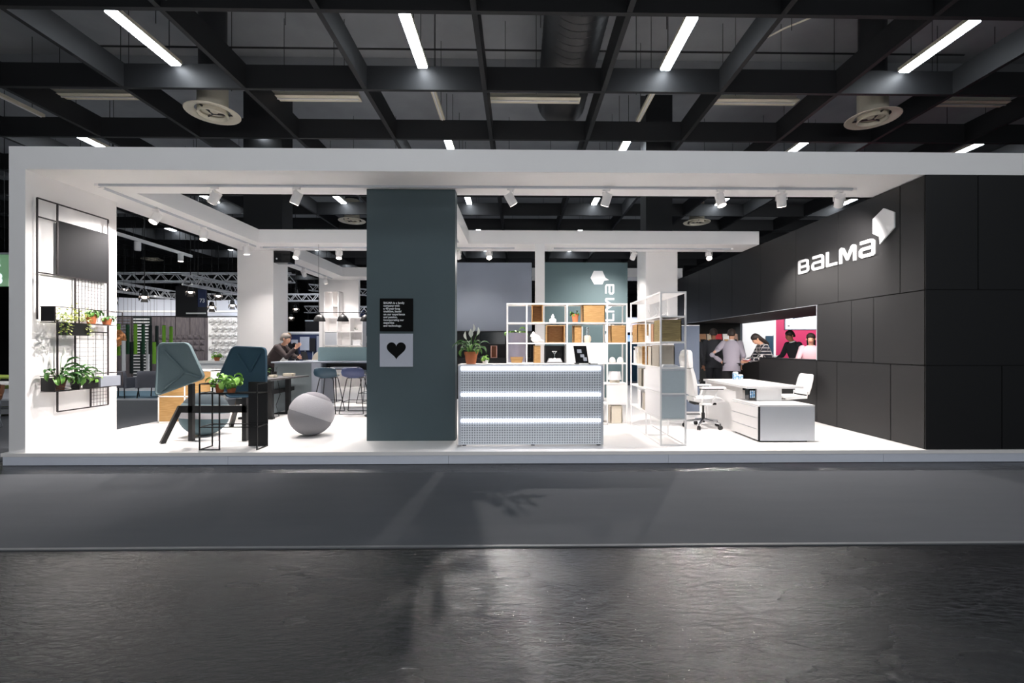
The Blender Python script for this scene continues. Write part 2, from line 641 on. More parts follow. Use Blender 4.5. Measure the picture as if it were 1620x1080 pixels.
# ------------------------------------------------------------------ setting: floors
P = .16          # top of the stand's platform
S = 3.76         # soffit of its roof frame
T = 4.05         # top of its roof frame
fl = struct(B(-40, 40, -9, 48, -.1, 0).build('floor', M['hall_floor']))
cp = struct(B(-30, 30, -2.44, -.41, 0, .008).build('floor_carpet_aisle', M['carpet']))
struct(B(-30, 30, -2.475, -2.441, 0, .01).build('trim_carpet_edge', M['carpet_tape']))
struct(B(-30, -6.75, -.2, 40, 0, .007).build('floor_carpet_side', M['carpet']))
struct(B(-6.75, 30, 10.6, 40, 0, .007).build('floor_carpet_rear', M['carpet']))

plat = struct(B(-6.54, 7.5, 0, 10.2, .115, P).build('floor_platform', M['platform'], bevel=.003))
xs = [-6.52, -3.7, -.9, 1.94, 4.75, 7.5]
for a, b in zip(xs, xs[1:]):
    B(a + .002, b - .002, .006, .03, .004, .114).build('skirt_board', M['skirt'], plat)
B(-6.52, -6.5, .03, 10.18, .004, .114).build('skirt_board', M['skirt'], plat)

# ------------------------------------------------------------------ hall ceiling
ceil = struct(B(-30, 30, -8, 46, 8.1, 8.3).build('ceiling', M['ceil_slab']))
for k in range(-9, 19):
    x = .46 + 2.137 * (k - 3.5)
    B(x - .04, x + .04, -7.5, 42, 6.103, 6.53).build('beam', M['ceil_beam'], ceil)
for k in range(-4, 22):
    y = .43 + 1.95 * k
    B(-26, 28, y - .035, y + .035, 6.1, 6.52).build('beam', M['ceil_beam'], ceil)
for k in range(5):
    y = -1.0 + 5.85 * k
    B(-26, 28, y - .2, y + .2, 7.5, 8.1).build('joist', M['ceil_slab'], ceil)
far = struct(B(-30, 30, 42, 42.3, 0, 8.1).build('wall_back', M['black_core']))
struct(B(-27, -26.8, -8, 42, 0, 8.1).build('wall_left', M['black_core']))
struct(B(28, 28.2, -8, 42, 0, 8.1).build('wall_right', M['black_core']))

# lit tubes: every second bay each way
hous = B(-.09, .09, -.68, .68, .035, .10).mesh('housing', M['cream'])
tub = MB()
tub.box(-.08, .08, -.655, .655, 0, .035)
tub = tub.mesh('tube', M['tube'])
rod = MB().cyl((0, 0, .1), (0, 0, 1.66), .006, n=6).mesh('hanger_rod', M['black'])
ROWW = ['nearest', 'second', 'third', 'fourth', 'fifth', 'sixth', 'seventh', 'eighth', 'ninth', 'tenth']
COLW = {-2: 'second column outside the pot wall', -1: 'first column outside the pot wall', 0: 'column above the pot wall', 1: 'column above the teal pillar', 2: 'column above desk and shelving', 3: 'column above the black wall', 4: 'column beyond the black wall'}
TUBES = []
for r in range(-2, 7):
    for c in range(-2, 5):
        x, y = -6.02 + 4.32 * c, 1.62 + 3.9 * r
        if r >= 3 and (c > 2):
            continue
        if r < 0 and c not in (0, 1, 2, 3):
            continue
        t = thing('ceiling_tube_light', '', 'light', (x, y, 6.44), 'lit fluorescent tubes between the black ceiling beams')
        t['label'] = ('long lit ceiling tube in the nearest row, ' if r == 0 else 'lit ceiling tube over the aisle, ' + ('first' if r == -1 else 'second') + ' row before the stand, ' if r < 0 else 'lit ceiling tube in the ' + ROWW[r] + ' row back, ') + COLW[c]
        inst('housing', hous, t, (0, 0, 0))
        inst('tube', tub, t, (0, 0, 0))
        inst('hanger_rod', rod, t, (0, -.5, 0))
        inst('hanger_rod', rod, t, (0, .5, 0))

# unlit fittings in the bays between
for r in range(0, 4):
    y = 3.42 + 3.9 * r
    for c in range(-1, 5):
        lab = 'switched-off cream fitting, ' + ROWW[r] + ' row, ' + ['farthest outside the pot wall', 'outside the first round vent', 'between first vent and teal pillar', 'above the reception desk', 'just before the vent over the black wall', 'beyond the vent over the black wall'][c + 1]
        x = -8.55 + 4.44 * c
        t = thing('ceiling_fitting', lab, 'light', (x, y, 6.5), 'unlit cream fittings across the ceiling bays')
        MB().prism([V(x - .92, y - .12, 6.5), V(x - .92, y - .05, 6.57), V(x - .92, y + .05, 6.57), V(x - .92, y + .12, 6.5)], (1.84, 0, 0)).build('reflector', M['cream'], t)
        B(x - .9, x + .9, y - .03, y + .03, 6.575, 6.63).build('housing', M['cream'], t)
        MB().cyl((x - .88, y, 6.49), (x + .88, y, 6.49), .016, n=8).build('tube', M['white'], t)
        for sx in (-.6, .6):
            inst('hanger_rod', rod, t, (sx, 0, 0))
for x, y, w in ((-1.67, 3.65, 'left of centre'), (2.65, 3.65, 'right of centre'), (-10.34, 3.65, 'at the far left'), (-1.67, 7.5, 'deep behind, left of centre'), (2.65, 7.5, 'deep behind, right of centre'), (6.97, 7.5, 'deep behind, over the black wall')):
    t = thing('ceiling_batten', 'narrow unlit ceiling batten running away from the viewer, ' + w, 'light', (x, y, 6.5), 'unlit narrow ceiling battens')
    B(x - .05, x + .05, y - .62, y + .62, 6.5, 6.56).build('housing', M['cream'], t)
    MB().cyl((x, y - .58, 6.485), (x, y + .58, 6.485), .014, n=8).build('tube', M['white'], t)
    for sy in (-.4, .4):
        inst('hanger_rod', rod, t, (0, sy, 0))

# round vents
VL = {(-5.95, 3.15): 'round cream ceiling vent at left, above the white fascia', (7.05, 3.15): 'round cream ceiling vent at right, above the white fascia', (-6.0, 10.8): 'round cream vent far back, left of the teal pillar',
      (6.5, 10.8): 'round cream vent far back, above the black wall', (-19, 18.3): 'round cream vent farthest left, seen beside the pot wall'}
for (x, y), lab in VL.items():
    z = 6.04
    t = thing('ceiling_vent', lab, 'vent', (x, y, z))
    MB().lathe((x, y, z), [(.30, .05), (.34, .02), (.465, .0), (.475, .012), (.36, .05), (.32, .08)], 40).build('flange', M['cream'], t, smooth=True)
    MB().lathe((x, y, z), [(.215, .02), (.245, -.035), (.268, -.03), (.25, .06), (.225, .06), (.215, .02)], 36).build('ring', M['cream'], t, smooth=True)
    MB().lathe((x, y, z), [(.0, -.0), (.07, .0), (.10, .03), (.19, .04), (.2, .07), (0, .07)], 32).build('cone', M['cream'], t, smooth=True)
    q = MB()
    for a in range(3):
        c, s_ = math.cos(a * 2.094 + .4), math.sin(a * 2.094 + .4)
        q.bar((x, y, z + .0), (x + c * .33, y + s_ * .33, z + .03), .02, .03)
    q.build('spoke', M['black_frame'], t)
    MB().lathe((x, y, z), [(.26, .04), (.26, .75), (.25, .75), (.25, .06)], 32).build('duct_neck', M['cream'], t, smooth=True)
    MB().cyl((x, y, z + .75), (x, y, 8.1), .24, n=24).build('riser', M['duct'], t, smooth=True)
# corrugated duct
t = thing('ventilation_duct', 'black corrugated air duct above the beams over the shelving', 'duct', (1.0, 1.6, 7.2))
prof = []
y = -.6
MBd = MB()
n = 0
ring = []
while y < 5.0:
    rr = .56 if n % 2 else .51
    ring.append([V(1.0 + rr * math.cos(2 * PI * k / 28), y, 7.25 + rr * math.sin(2 * PI * k / 28)) for k in range(28)])
    y += .09
    n += 1
MBd.loft(ring).build('corrugated_tube', M['duct'], t, smooth=True)
for yy in (.4, 2.8):
    B(.97, 1.03, yy - .02, yy + .02, 7.75, 8.1).build('hanger_strap', M['black'], t)
# conduits with hangers
for y in (1.35, 3.25):
    t = thing('ceiling_conduit', 'thin black conduit running across the ' + ('front' if y < 2 else 'second') + ' ceiling bay', 'conduit', (0, y, 7.4))
    MB().cyl((-9, y, 7.4), (9, y, 7.4), .018, n=8).build('pipe', M['black'], t)
    for k in range(-4, 5):
        inst('hanger_rod', rod, t, (k * 2.0 + .35, 0, -.96))
# loose cable over the right bay
t = thing('ceiling_cable', 'loose pale cable sagging above the beams at right', 'cable', (4.7, 1.4, 7.3))
MB().tube([(5.4, 1.0, 7.5), (5.25, 1.35, 7.2), (5.0, 1.7, 7.05), (4.6, 1.95, 7.0), (4.35, 2.15, 6.95)], .015).build('cable', M['cream'], t, smooth=True)
q = MB()
for i in range(5):
    q.bar((4.6 + .3 * i, 1.1 + .3 * i * .2, 7.15), (4.6 + .3 * i, 1.1 + .3 * i * .2, 8.1), .015)
q.bar((4.3, 1.05, 7.15), (6.2, 1.4, 7.15), .03)
q.build('cable_tray', M['black'], t)

# ------------------------------------------------------------------ stand: white roof frame, walls
def roofbeam(name, *a):
    return struct(B(*a).build(name, M['white'], bevel=.002))


roofbeam('trim_roof_front', -6.467, 7.5, .03, .95, S, T)
roofbeam('trim_roof_left', -6.47, -5.62, .95, 9.75, S, T)
roofbeam('trim_roof_middle', -5.62, 5.3, 4.15, 4.95, S, T)
roofbeam('trim_roof_cross', -1.95, -1.09, .95, 4.15, S, T)
roofbeam('trim_roof_back', -5.62, 5.3, 8.9, 9.75, S, T)
wl = struct(B(-6.467, -6.262, .03, 1.36, P, S - .001).build('wall_left_white', M['white'], bevel=.002))
tw = struct(B(-2.17, -.908, .70, .90, P, S - .001).build('wall_pillar_teal', M['teal'], bevel=.002))
post = struct(B(.367, .573, 4.16, 4.36, P, S - .001).build('wall_post_white', M['white'], bevel=.002))
struct(B(-6.571, -5.737, 4.96, 5.64, P, S + .26).build('wall_column_left', M['white'], bevel=.002))
struct(B(3.018, 3.771, 4.96, 5.76, P, S + .26).build('wall_column_right', M['white'], bevel=.002))
struct(B(-6.45, -5.55, 4.99, 5.5, S + .27, 8.1).build('wall_hall_column_left', M['ceil_beam']))
struct(B(3.03, 3.66, 4.99, 5.5, S + .27, 8.1).build('wall_hall_column_right', M['ceil_beam']))
struct(B(-6.75, -5.42, 9.8, 9.95, P, S + .2).build('wall_back_white', M['white']))

# back walls
struct(B(-1.72, .35, 6.3, 6.42, 1.93, S - .02).build('wall_back_bluegrey', M['blue_grey']))
bw = struct(B(.6, 2.90, 6.3, 6.42, P, S - .01).build('wall_back_teal', M['teal_wall'], bevel=.002))
# turned logo on the teal back wall
rl = thing('wall_logo', 'white upright-turned BALMA lettering on the teal back wall', 'logo', (2.42, 6.298, 2.4))
o_, hgt = Vector((2.545, 6.299, 1.62)), .25
logo(rl, [(.0, .27), (.28, .27), (.568, .21), (.79, .41), (1.27, .30)], hgt, o_, M['sign_white'], (0, 0, 1), (-1, 0, 0), (0, -1, 0), .006)
MB().prism([V(a, 6.299, b) for a, b in ((1.999, 3.527), (2.228, 3.527), (2.31, 3.348), (2.402, 3.283), (2.277, 3.266), (2.228, 3.168), (2.009, 3.168), (1.911, 3.337))], (0, -.006, 0)).build('emblem', M['sign_white'], rl)

# ------------------------------------------------------------------ black wall block on the right with its see-through opening
BX, BF, BR = 5.324, .02, 7.03
wr = struct(B(BX + .02, BX + .24, BF + .25, 4.2, P, 1.27).build('wall_right_black', M['black_core']))
q = MB()
q.box(BX + .02, 9.5, BF + .02, .25, P, S - .002)
q.box(BX + .02, BX + .24, .25, 2.22, 1.27, S - .002)
q.box(BX + .02, BX + .24, 2.22, 9.4, 2.26, S - .002)
q.box(BR, BR + .2, .25, 2.6, P, S - .002)
q.box(BR, BR + .2, 2.6, 9.4, 2.26, S - .002)
q.box(BR, BR + .2, 2.6, 8.6, P, 1.12)
q.box(BX + .24, BR, .25, 9.4, 2.26, 2.36)
q.box(BX + .24, BR, 8.6, 8.8, P, 2.26)
q.box(BX + .02, BX + .24, 8.6, 9.4, P, 2.26)
q.build('core', M['black_core'], wr)
G = .006


def wp(y0, y1, z0, z1):
    B(BX, BX + .02, y0 + G, y1 - G, z0 + G, z1 - G).build('panel', M['black_panel'], wr)


for a, b in zip((BF, .424, 1.672, 2.847, 4.14, 5.5, 6.79, 7.6, 8.5), (.424, 1.672, 2.847, 4.14, 5.5, 6.79, 7.6, 8.5, 9.4)):
    wp(a, b, 2.25, S - .002)
for a, b in ((BF, .906), (.906, 1.366), (1.366, 2.225)):
    wp(a, b, 1.26, 2.25)
for a, b in ((BF, .589), (.589, 1.703), (1.703, 2.227), (2.227, 4.2)):
    wp(a, b, P, 1.26)
for a, b, z0, z1 in ((BX, 6.02, 2.252, S - .002), (6.02, 9.5, 2.252, S - .002), (BX, 9.5, 1.26, 2.252), (BX, 6.338, P, 1.26), (6.338, 9.5, P, 1.26)):
    B(a + (G if a > BX else .0), b - G, BF, BF + .02, z0 + G, z1 - G).build('panel', M['black_panel'], wr)
B(BX - .004, BX + .02, 2.222, 2.232, 1.27, 2.25).build('edge_strip', M['silver'], wr)
B(BX - .004, BX + .24, 2.23, 4.21, 1.262, 1.275).build('sill', M['anthracite'], wr)
B(BX - .003, BX + .006, 2.23, 8.6, 2.248, 2.256).build('edge_strip', M['silver'], wr)

lg = thing('wall_logo', 'large white BALMA lettering with six-sided emblem on the black wall', 'logo', (BX, 1.6, 2.9))
LP = [(2.764, 2.417), (2.363, 2.0), (1.967, 1.682), (1.637, 1.245), (1.196, .848)]
logo(lg, [(2.764 - a, a - b) for a, b in LP], .262, (BX, 2.764, 2.872), M['sign_white'], (0, -1, 0), (0, 0, 1), (-1, 0, 0), .02)
MB().prism([V(BX, a, b) for a, b in ((.695, 3.52), (.507, 3.408), (.507, 3.193), (.767, 3.014), (.774, 3.124), (.901, 3.202), (.901, 3.418))], (-.02, 0, 0)).build('emblem', M['sign_white'], lg)

# ------------------------------------------------------------------ track lights
def track(label, p, q, group=None):
    t = thing('light_track', label, 'light track', ((p[0] + q[0]) / 2, (p[1] + q[1]) / 2, S))
    MB().bar(V(p[0], p[1], S - .014), V(q[0], q[1], S - .014), .034, .028).build('rail', M['silver'], t)
    for e, f in ((p, q), (q, p)):
        d = (V(f[0], f[1], 0) - V(e[0], e[1], 0)).normalized() * .05
        MB().bar(V(e[0], e[1], S - .016), V(e[0] + d.x, e[1] + d.y, S - .016), .042, .032).build('end_cap', M['white'], t)
    return t


track('long light track along the front of the white soffit', (-5.86, .56), (4.8, .56))
track('light track running back along the left soffit', (-5.86, .62), (-5.86, 4.5))
track('light track on the middle soffit, left of the teal pillar', (-5.8, 4.55), (-2.1, 4.55))
track('light track on the middle soffit behind the desk', (-1.9, 4.55), (-.04, 4.55))
track('light track on the middle soffit, right of the white post', (.75, 4.55), (4.9, 4.55))
track('light track deep inside, towards the white cube shelves', (-6.05, 5.2), (-6.1, 9.3))


def spot(label, x, y, aim, w=1.0, group=None, ang=104, lens=True, blend=.95, col=(1, .93, .89)):
    z = S - .03
    t = thing('track_spotlight', label, 'spotlight', (x, y, z), group)
    B(x - .05, x + .05, y - .016, y + .016, z - .03, z).build('adapter', M['white'], t, bevel=.003)
    c = V(x, y, z - .15)
    d = (Vector(aim) - c).normalized()
    side = d.cross(V(0, 0, 1))
    side = side.normalized() if side.length > .05 else V(1, 0, 0)
    MB().tube([c - side * .07, c - side * .07 + V(0, 0, .085), c + V(0, 0, .105), c + side * .07 + V(0, 0, .085), c + side * .07], .007, n=6).build('yoke', M['white'], t)
    MB().cyl(c + V(0, 0, .10), V(x, y, z - .028), .012, n=8).build('stem', M['white'], t)
    MB().cyl(c - d * .085, c + d * .085, .062, n=24).build('body', M['white'], t, smooth=True)
    MB().cyl(c + d * .0855, c + d * .088, .054, n=24).build('lens', M['lens'], t)
    l = bpy.data.lights.new('spot_beam', 'SPOT')
    l.energy = SPOT_W * w
    l.spot_size = math.radians(ang)
    l.spot_blend = blend
    l.shadow_soft_size = .035
    l.color = col
    o = bpy.data.objects.new('spot_beam', l)
    COL.objects.link(o)
    o.parent = t
    o.location = c + d * .13 - Vector((x, y, z))
    o.rotation_euler = d.to_track_quat('-Z', 'Y').to_euler()
    return t


fg = 'spotlights on the front track'
spot('first spotlight on the front track, tilted hard to its left', -4.23, .56, (-6.0, 1.0, 1.3), .9, fg)
spot('spotlight on the front track over the grey ball', -3.1, .56, (-4.3, .8, 1.0), .9, fg)
spot('first spotlight right of the teal pillar on the front track', -.11, .56, (1.5, 1.6, 1.0), .6, fg)
spot('spotlight on the front track over the right end of the desk', 1.24, .56, (.5, 1.7, 1.0), .6, fg)
spot('spotlight on the front track over the low desk cabinet', 2.86, .56, (3.4, -.3, .1), 1.0, fg)
spot('round-faced spotlight on the front track, second from its right end', 3.73, .56, (4.5, 1.6, .2), .8, fg)
spot('last spotlight on the front track, beside the BALMA letters', 4.56, .56, (5.25, 1.75, 2.6), 1.0, fg)
lg_ = 'spotlights on the left soffit track'
spot('large lit spotlight nearest the pot wall on the left track', -5.86, 1.62, (-6.3, .15, 1.2), .85, lg_, ang=100, blend=1)
spot('middle spotlight on the left soffit track', -5.86, 2.75, (-5.4, 2.0, .2), 1.0, lg_)
spot('spotlight on the left soffit track above the white column', -5.86, 4.1, (-5.6, 4.3, .2), .3, lg_)
mg = 'spotlights on the middle soffit'
spot('spotlight on the middle soffit beside the black box', -5.0, 4.55, (-5.3, 3.0, .6), .9, mg)
spot('square-on spotlight on the middle soffit above the lamp row', -4.05, 4.55, (-3.7, 3.4, .3), 1.0, mg)
spot('spotlight half hidden by the teal pillar', -1.37, 4.55, (-1.1, 6.3, .6), .22, mg)
spot('spotlight between teal pillar and white post', -.67, 4.55, (-.2, 1.6, .2), .9, mg)
spot('spotlight beside the turned logo, left of the white column', 2.62, 4.55, (2.0, 6.25, 1.6), .8, mg)
spot('glaring spotlight in front of the dark rear panels', 4.35, 4.55, (3.6, 1.4, .2), 1.3, mg)
dg = 'spotlights deep inside the stand'
spot('first spotlight deep inside, left of the white cube shelves', -6.06, 7.2, (-6.0, 9.6, 1.2), .3, dg)
spot('lit spotlight over the white cube shelves', -6.08, 8.7, (-5.7, 9.6, 1.0), .3, dg)
# two more of the stand's spots, behind the teal pillar
track('short light track on the cross soffit behind the teal pillar', (-1.3, 1.2), (-1.3, 4.0))
spot('spotlight on the cross soffit, hidden behind the teal pillar', -1.3, 2.8, (-.25, -1.3, 0), 1.5, mg, ang=44)

# ------------------------------------------------------------------ plants
def leaf_mesh(name, m, L, W, pet, droop, fold=.25, n=6):
    """petiole + curved folded blade growing along +Y and up; base at the origin"""
    mb = MB()
    pts = []
    ang = math.radians(62)
    p = V(0, 0, 0)
    path = [p.copy()]
    for i in range(4):
        p = p + V(0, math.cos(ang), math.sin(ang)) * pet / 4
        path.append(p.copy())
        ang -= droop * .12
    mb.tube(path, .0035, n=4)
    rows = []
    for i in range(n + 1):
        t = i / n
        w = W * .5 * (math.sin(PI * min(1, t ** .75)) ** .8 if 0 < t < 1 else 0)
        rows.append((p.copy(), max(w, .0008), ang))
        p = p + V(0, math.cos(ang), math.sin(ang)) * L / n
        ang -= droop * (.5 + t)* .32
    vs = []
    for c, w, a in rows:
        up = V(0, -math.sin(a), math.cos(a))
        vs.append([mb.bm.verts.new(c + V(-w, 0, 0) + up * w * fold * 2), mb.bm.verts.new(c), mb.bm.verts.new(c + V(w, 0, 0) + up * w * fold * 2)])
    for A_, B_ in zip(vs, vs[1:]):
        mb.bm.faces.new((A_[0], A_[1], B_[1], B_[0]))
        mb.bm.faces.new((A_[1], A_[2], B_[2], B_[1]))
    return mb.mesh(name, m, smooth=True)


LEAF = {
    'lily': [leaf_mesh('leaf', M['leaf_dark'], .17, .060, .13, 1.3), leaf_mesh('leaf', M['leaf'], .15, .055, .10, 1.7), leaf_mesh('leaf', M['leaf_dark'], .14, .05, .17, 1.0)],
    'broad': [leaf_mesh('leaf', M['leaf_bright'], .12, .085, .10, 1.9), leaf_mesh('leaf', M['leaf'], .11, .075, .08, 2.2), leaf_mesh('leaf', M['leaf_bright'], .13, .08, .13, 1.5)],
    'green': [leaf_mesh('leaf', M['leaf'], .11, .06, .07, 2.0), leaf_mesh('leaf', M['leaf_dark'], .10, .055, .10, 1.5), leaf_mesh('leaf', M['leaf'], .09, .05, .06, 2.4)],
}
SPATHE = None


def pot_mesh(t, x, y, z, r, h, m):
    MB().lathe((x, y, z), [(0, 0), (r * .68, 0), (r * .93, h * .76), (r, h * .76), (r * 1.02, h), (r * .9, h), (r * .86, h * .86), (0, h * .86)], 24).build('pot', m, t, smooth=True)
    MB().lathe((x, y, z), [(0, h * .87), (r * .87, h * .87)], 16).build('soil', M['soil'], t)


def plant(label, loc, r, h, kind='green', n=22, sc=1.0, flowers=0, m='terracotta', seed=1, name='potted_plant', spread=1.0, half=False):
    x, y, z = loc
    t = thing(name, label, 'plant', loc)
    pot_mesh(t, x, y, z, r, h, M[m])
    rr = random.Random(seed)
    for i in range(n):
        a = i * 2.399 + rr.uniform(-.3, .3)
        if half:
            a = -PI / 2 + rr.uniform(-1.35, 1.35)
        tilt = rr.uniform(-.75, .45) * spread
        s_ = sc * rr.uniform(.75, 1.15)
        inst('leaf', LEAF[kind][i % 3], t, (math.cos(a) * r * .3, math.sin(a) * r * .3, h * .86), (-tilt * .6 - .1, rr.uniform(-.25, .25), a), (s_, s_, s_ * (1 + .35 * max(0, -tilt))))
    for i in range(flowers):
        a = i * 2.1 + .6
        hh = sc * (.30 if i == 0 else .17 + .03 * i)
        bx = .35 if i else .06
        q = MB()
        tip = V(x + math.cos(a) * bx * hh, y + math.sin(a) * bx * hh, z + h * .86 + hh)
        base = V(x, y, z + h * .86)
        q.tube([base, base.lerp(tip, .5) + V(0, 0, .03), tip], .003, n=5)
        st = q.build('flower_stem', M['leaf'], t)
        q = MB()
        rows = []
        for k in range(6):
            u = k / 5
            w = .032 * sc * math.sin(PI * min(.97, max(.03, u)) ** .8)
            c = tip + V(math.cos(a), math.sin(a), 0) * .02 * u + V(0, 0, .12 * sc * u - .01)
            sd = V(-math.sin(a), math.cos(a), 0)
            rows.append([q.bm.verts.new(c - sd * w + V(math.cos(a), math.sin(a), 0) * w * .8), q.bm.verts.new(c), q.bm.verts.new(c + sd * w + V(math.cos(a), math.sin(a), 0) * w * .8)])
        for A_, B_ in zip(rows, rows[1:]):
            q.bm.faces.new((A_[0], A_[1], B_[1], B_[0]))
            q.bm.faces.new((A_[1], A_[2], B_[2], B_[1]))
        q.build('petal', M['spathe'], st, smooth=True)
    return t


# ------------------------------------------------------------------ wall pot frame on the white left wall
WX = -6.255
wf = thing('hanging_plant_frame', 'tall black steel plant frame with mesh and plates on the left white wall', 'plant frame', (WX, .6, .62))
FX = WX + .035


def fbar(y0, z0, y1, z1, w=.016, nm='bar', m='black_frame', x=FX):
    MB().bar((x, y0, z0), (x, y1, z1), w, w, up=(1, 0, 0)).build(nm, M[m], wf)


fbar(.133, 1.86, .133, 3.43)
fbar(1.164, .63, 1.164, 3.43)
fbar(.133, 3.43, 1.164, 3.43)
fbar(.395, 2.47, .395, 3.43)
fbar(.133, 3.19, .395, 3.19)
fbar(.133, 2.47, 1.164, 2.47)
fbar(.395, .63, .395, 1.87)
fbar(.644, .92, .644, 2.47)
fbar(.395, .63, 1.164, .63)
fbar(.644, 1.72, 1.164, 1.72)
fbar(.644, 1.06, 1.164, 1.06)
fbar(.88, .63, .88, .93)
B(FX - .006, FX + .006, .40, 1.16, 2.475, 3.21).build('plate', M['anthracite'], wf)
for nm, y0, y1, z0, z1, step in (('mesh_panel', .65, 1.16, 1.06, 1.72, .062), ('mesh_panel', .644, 1.16, 1.87, 2.47, .05), ('mesh_panel', .88, 1.16, .64, .92, .05)):
    q = MB()
    k = y0 + step
    while k < y1:
        q.bar((FX, k, z0), (FX, k, z1), .004)
        k += step * (2 if nm == 'mesh_panel' and step > .06 else 1)
    k = z0 + step
    while k < z1:
        q.bar((FX, y0, k), (FX, y1, k), .004, up=(1, 0, 0))
        k += step
    tag(q.build('mesh_panel', M['black_frame'], wf), kind='stuff')
# two shelves carried by the frame
for zz, nm in ((1.83, 'shelf'), (.92, 'shelf')):
    q = MB()
    x1 = FX + .19
    q.box(FX, x1, .17 if zz > 1 else .17, 1.19, zz - .006, zz)
    sh = q.build(nm, M['black_frame'], wf)
    q = MB()
    for z2 in (zz + .2,):
        q.bar((x1, .17, z2), (x1, 1.19, z2), .01)
        q.bar((FX, .17, z2), (x1, .17, z2), .01)
        q.bar((FX, 1.19, z2), (x1, 1.19, z2), .01)
    for yy in (.17, .5, 1.19):
        q.bar((x1, yy, zz), (x1, yy, zz + .2), .01)
    q.build('guard_rail', M['black_frame'], sh)
B(FX + .005, FX + .19, .175, .183, 1.84, 2.03).build('plate', M['anthracite'], wf)
q = MB()
for k in range(9):
    q.box(FX + .18, FX + .184, .18, .50, .925 + k * .019, .935 + k * .019)
q.box(FX + .005, FX + .184, .172, .178, .925, 1.10)
q.box(FX + .18, FX + .184, .56, .80, .925, 1.06)
tag(q.build('louvre_front', M['black'], wf), kind='stuff')
B(FX + .03, FX + .18, .84, 1.17, .925, 1.075).build('pale_box', M['grey_light'], wf)
B(FX + .02, FX + .185, .36, .66, 1.66, 1.82).build('hanging_trough', M['black'], wf)

# trailing plant in the upper trough
tp = thing('trailing_plant', 'pale trailing ivy spilling from the upper wall trough', 'plant', (FX + .1, .42, 1.83))
rr = random.Random(5)
q = MB()
for i in range(420):
    y = rr.uniform(.2, .66)
    x = FX + rr.uniform(.02, .24)
    z = 1.86 + abs(rr.gauss(.05, .07))
    if i % 4 == 0:
        y = rr.choice((.22, .27, .33, .64, .60)) + rr.uniform(-.03, .03)
        x = FX + rr.uniform(.19, .27)
        z = 1.88 - rr.uniform(0, .22)
    a, b = rr.uniform(0, 6.28), rr.uniform(-.6, .8)
    s_ = rr.uniform(.014, .026)
    d = V(math.cos(a) * math.cos(b), math.sin(a) * math.cos(b), math.sin(b)) * s_
    sd = d.cross(V(.2, .1, 1)).normalized() * s_ * .6
    c = V(x, y, z)
    q.face([c - d, c + sd, c + d, c - sd])
tag(q.build('foliage', M['leaf_pale'], tp), kind='stuff')
q = MB()
for yy in (.22, .3, .63):
    q.tube([(FX + .1, yy, 1.84), (FX + .2, yy, 1.96), (FX + .24, yy - .02, 1.8), (FX + .23, yy - .01, 1.66)], .003, n=4)
q.build('vine', M['leaf'], tp)
plant('small leafy plant in a terracotta pot, middle of the upper wall shelf', (FX + .1, .78, 1.832), .068, .14, 'green', 20, .75, seed=3, half=True)
plant('trailing plant in a low terracotta bowl at the end of the upper wall shelf', (FX + .1, 1.03, 1.832), .065, .09, 'green', 18, .62, seed=4, half=True, spread=1.4)
plant('large peace lily in a terracotta pot on the lower wall shelf, at its near end', (FX + .1, .32, .922), .07, .15, 'lily', 26, 1.1, 1, seed=5, half=True)
plant('dark-leaved plant in the middle of the lower wall shelf, behind the black grille', (FX + .09, .56, .922), .065, .12, 'lily', 24, 1.0, 0, 'black', seed=6, half=True)
plant('low bushy plant in a terracotta pot towards the far end of the lower wall shelf', (FX + .1, .76, .922), .062, .11, 'broad', 16, .62, seed=7, half=True)

# ------------------------------------------------------------------ black trestle bench carrying two felt privacy shells
tb = thing('trestle_bench', 'black steel trestle bench with two posts and slanted legs', 'bench', (-4.4, 1.1, P))
BZ = .615
for yy in (.76, 1.72):
    MB().bar((-4.86 if yy < 1 else -4.62, yy, BZ), (-3.88 if yy < 1 else -4.2, yy, BZ), .06, .1).build('beam', M['black'], tb)
MB().bar((-3.92, .76, BZ), (-4.22, 1.72, BZ), .05, .08).build('cross_beam', M['black'], tb)
MB().bar((-4.95, .56, P), (-4.83, .74, BZ + .03), .055, .06).build('leg', M['black'], tb)
MB().bar((-4.86, 1.95, P), (-4.6, 1.73, BZ + .03), .055, .06).build('leg', M['black'], tb)
MB().bar((-4.22, 1.84, P), (-4.22, 1.73, BZ + .03), .055, .06).build('leg', M['black'], tb)
B(-4.715, -4.655, .73, .79, P, .98).build('post', M['black'], tb)
B(-3.955, -3.895, .73, .79, P, .95).build('post', M['black'], tb)


def shell(label, poly, y, mt, centre, posts, dz=.05):
    """felt shell: rounded outline, raised rim, pressed-in ribs meeting off centre"""
    cx_, cz_ = centre
    t = thing('privacy_shell', label, 'privacy shell', (cx_, y, min(p[1] for p in poly)))
    n = len(poly)
    out = []
    for i, p in enumerate(poly):
        a, b = V(*poly[i - 1]), V(*poly[(i + 1) % n])
        p = V(*p)
        da, db = (a - p).normalized(), (b - p).normalized()
        r = .075
        for k in range(6):
            u = k / 5
            out.append((p + da * r * (1 - u) ** 2 + db * r * u ** 2))
    c = V(cx_, cz_)
    off = lambda f: [(c + (q_ - c) * f) for q_ in out]
    rings = []
    for f, dy in ((.97, .045), (1.0, .03), (1.0, .0), (.985, -.012), (.955, -.012), (.93, .006), (.6, .022), (.15, .048)):
        rings.append([V(p.x, y + dy, p.y) for p in off(f)])
    q = MB()
    q.loft(rings)
    q.build('felt_body', M[mt], t, smooth=True)
    for p in posts:
        q = MB()
        e = V(*p)
        pts = []
        for k in range(9):
            u = .06 + .80 * k / 8
            w_ = c + (e - c) * u
            dy = .05 - .046 * min(1, u / .93) if u < .93 else .0
            pts.append((w_.x, y + dy - .004, w_.y))
        q.tube(pts, [.012] + [.014] * 7 + [.006], n=8)
        q.build('pressed_rib', M[mt], t, smooth=True)
    return t


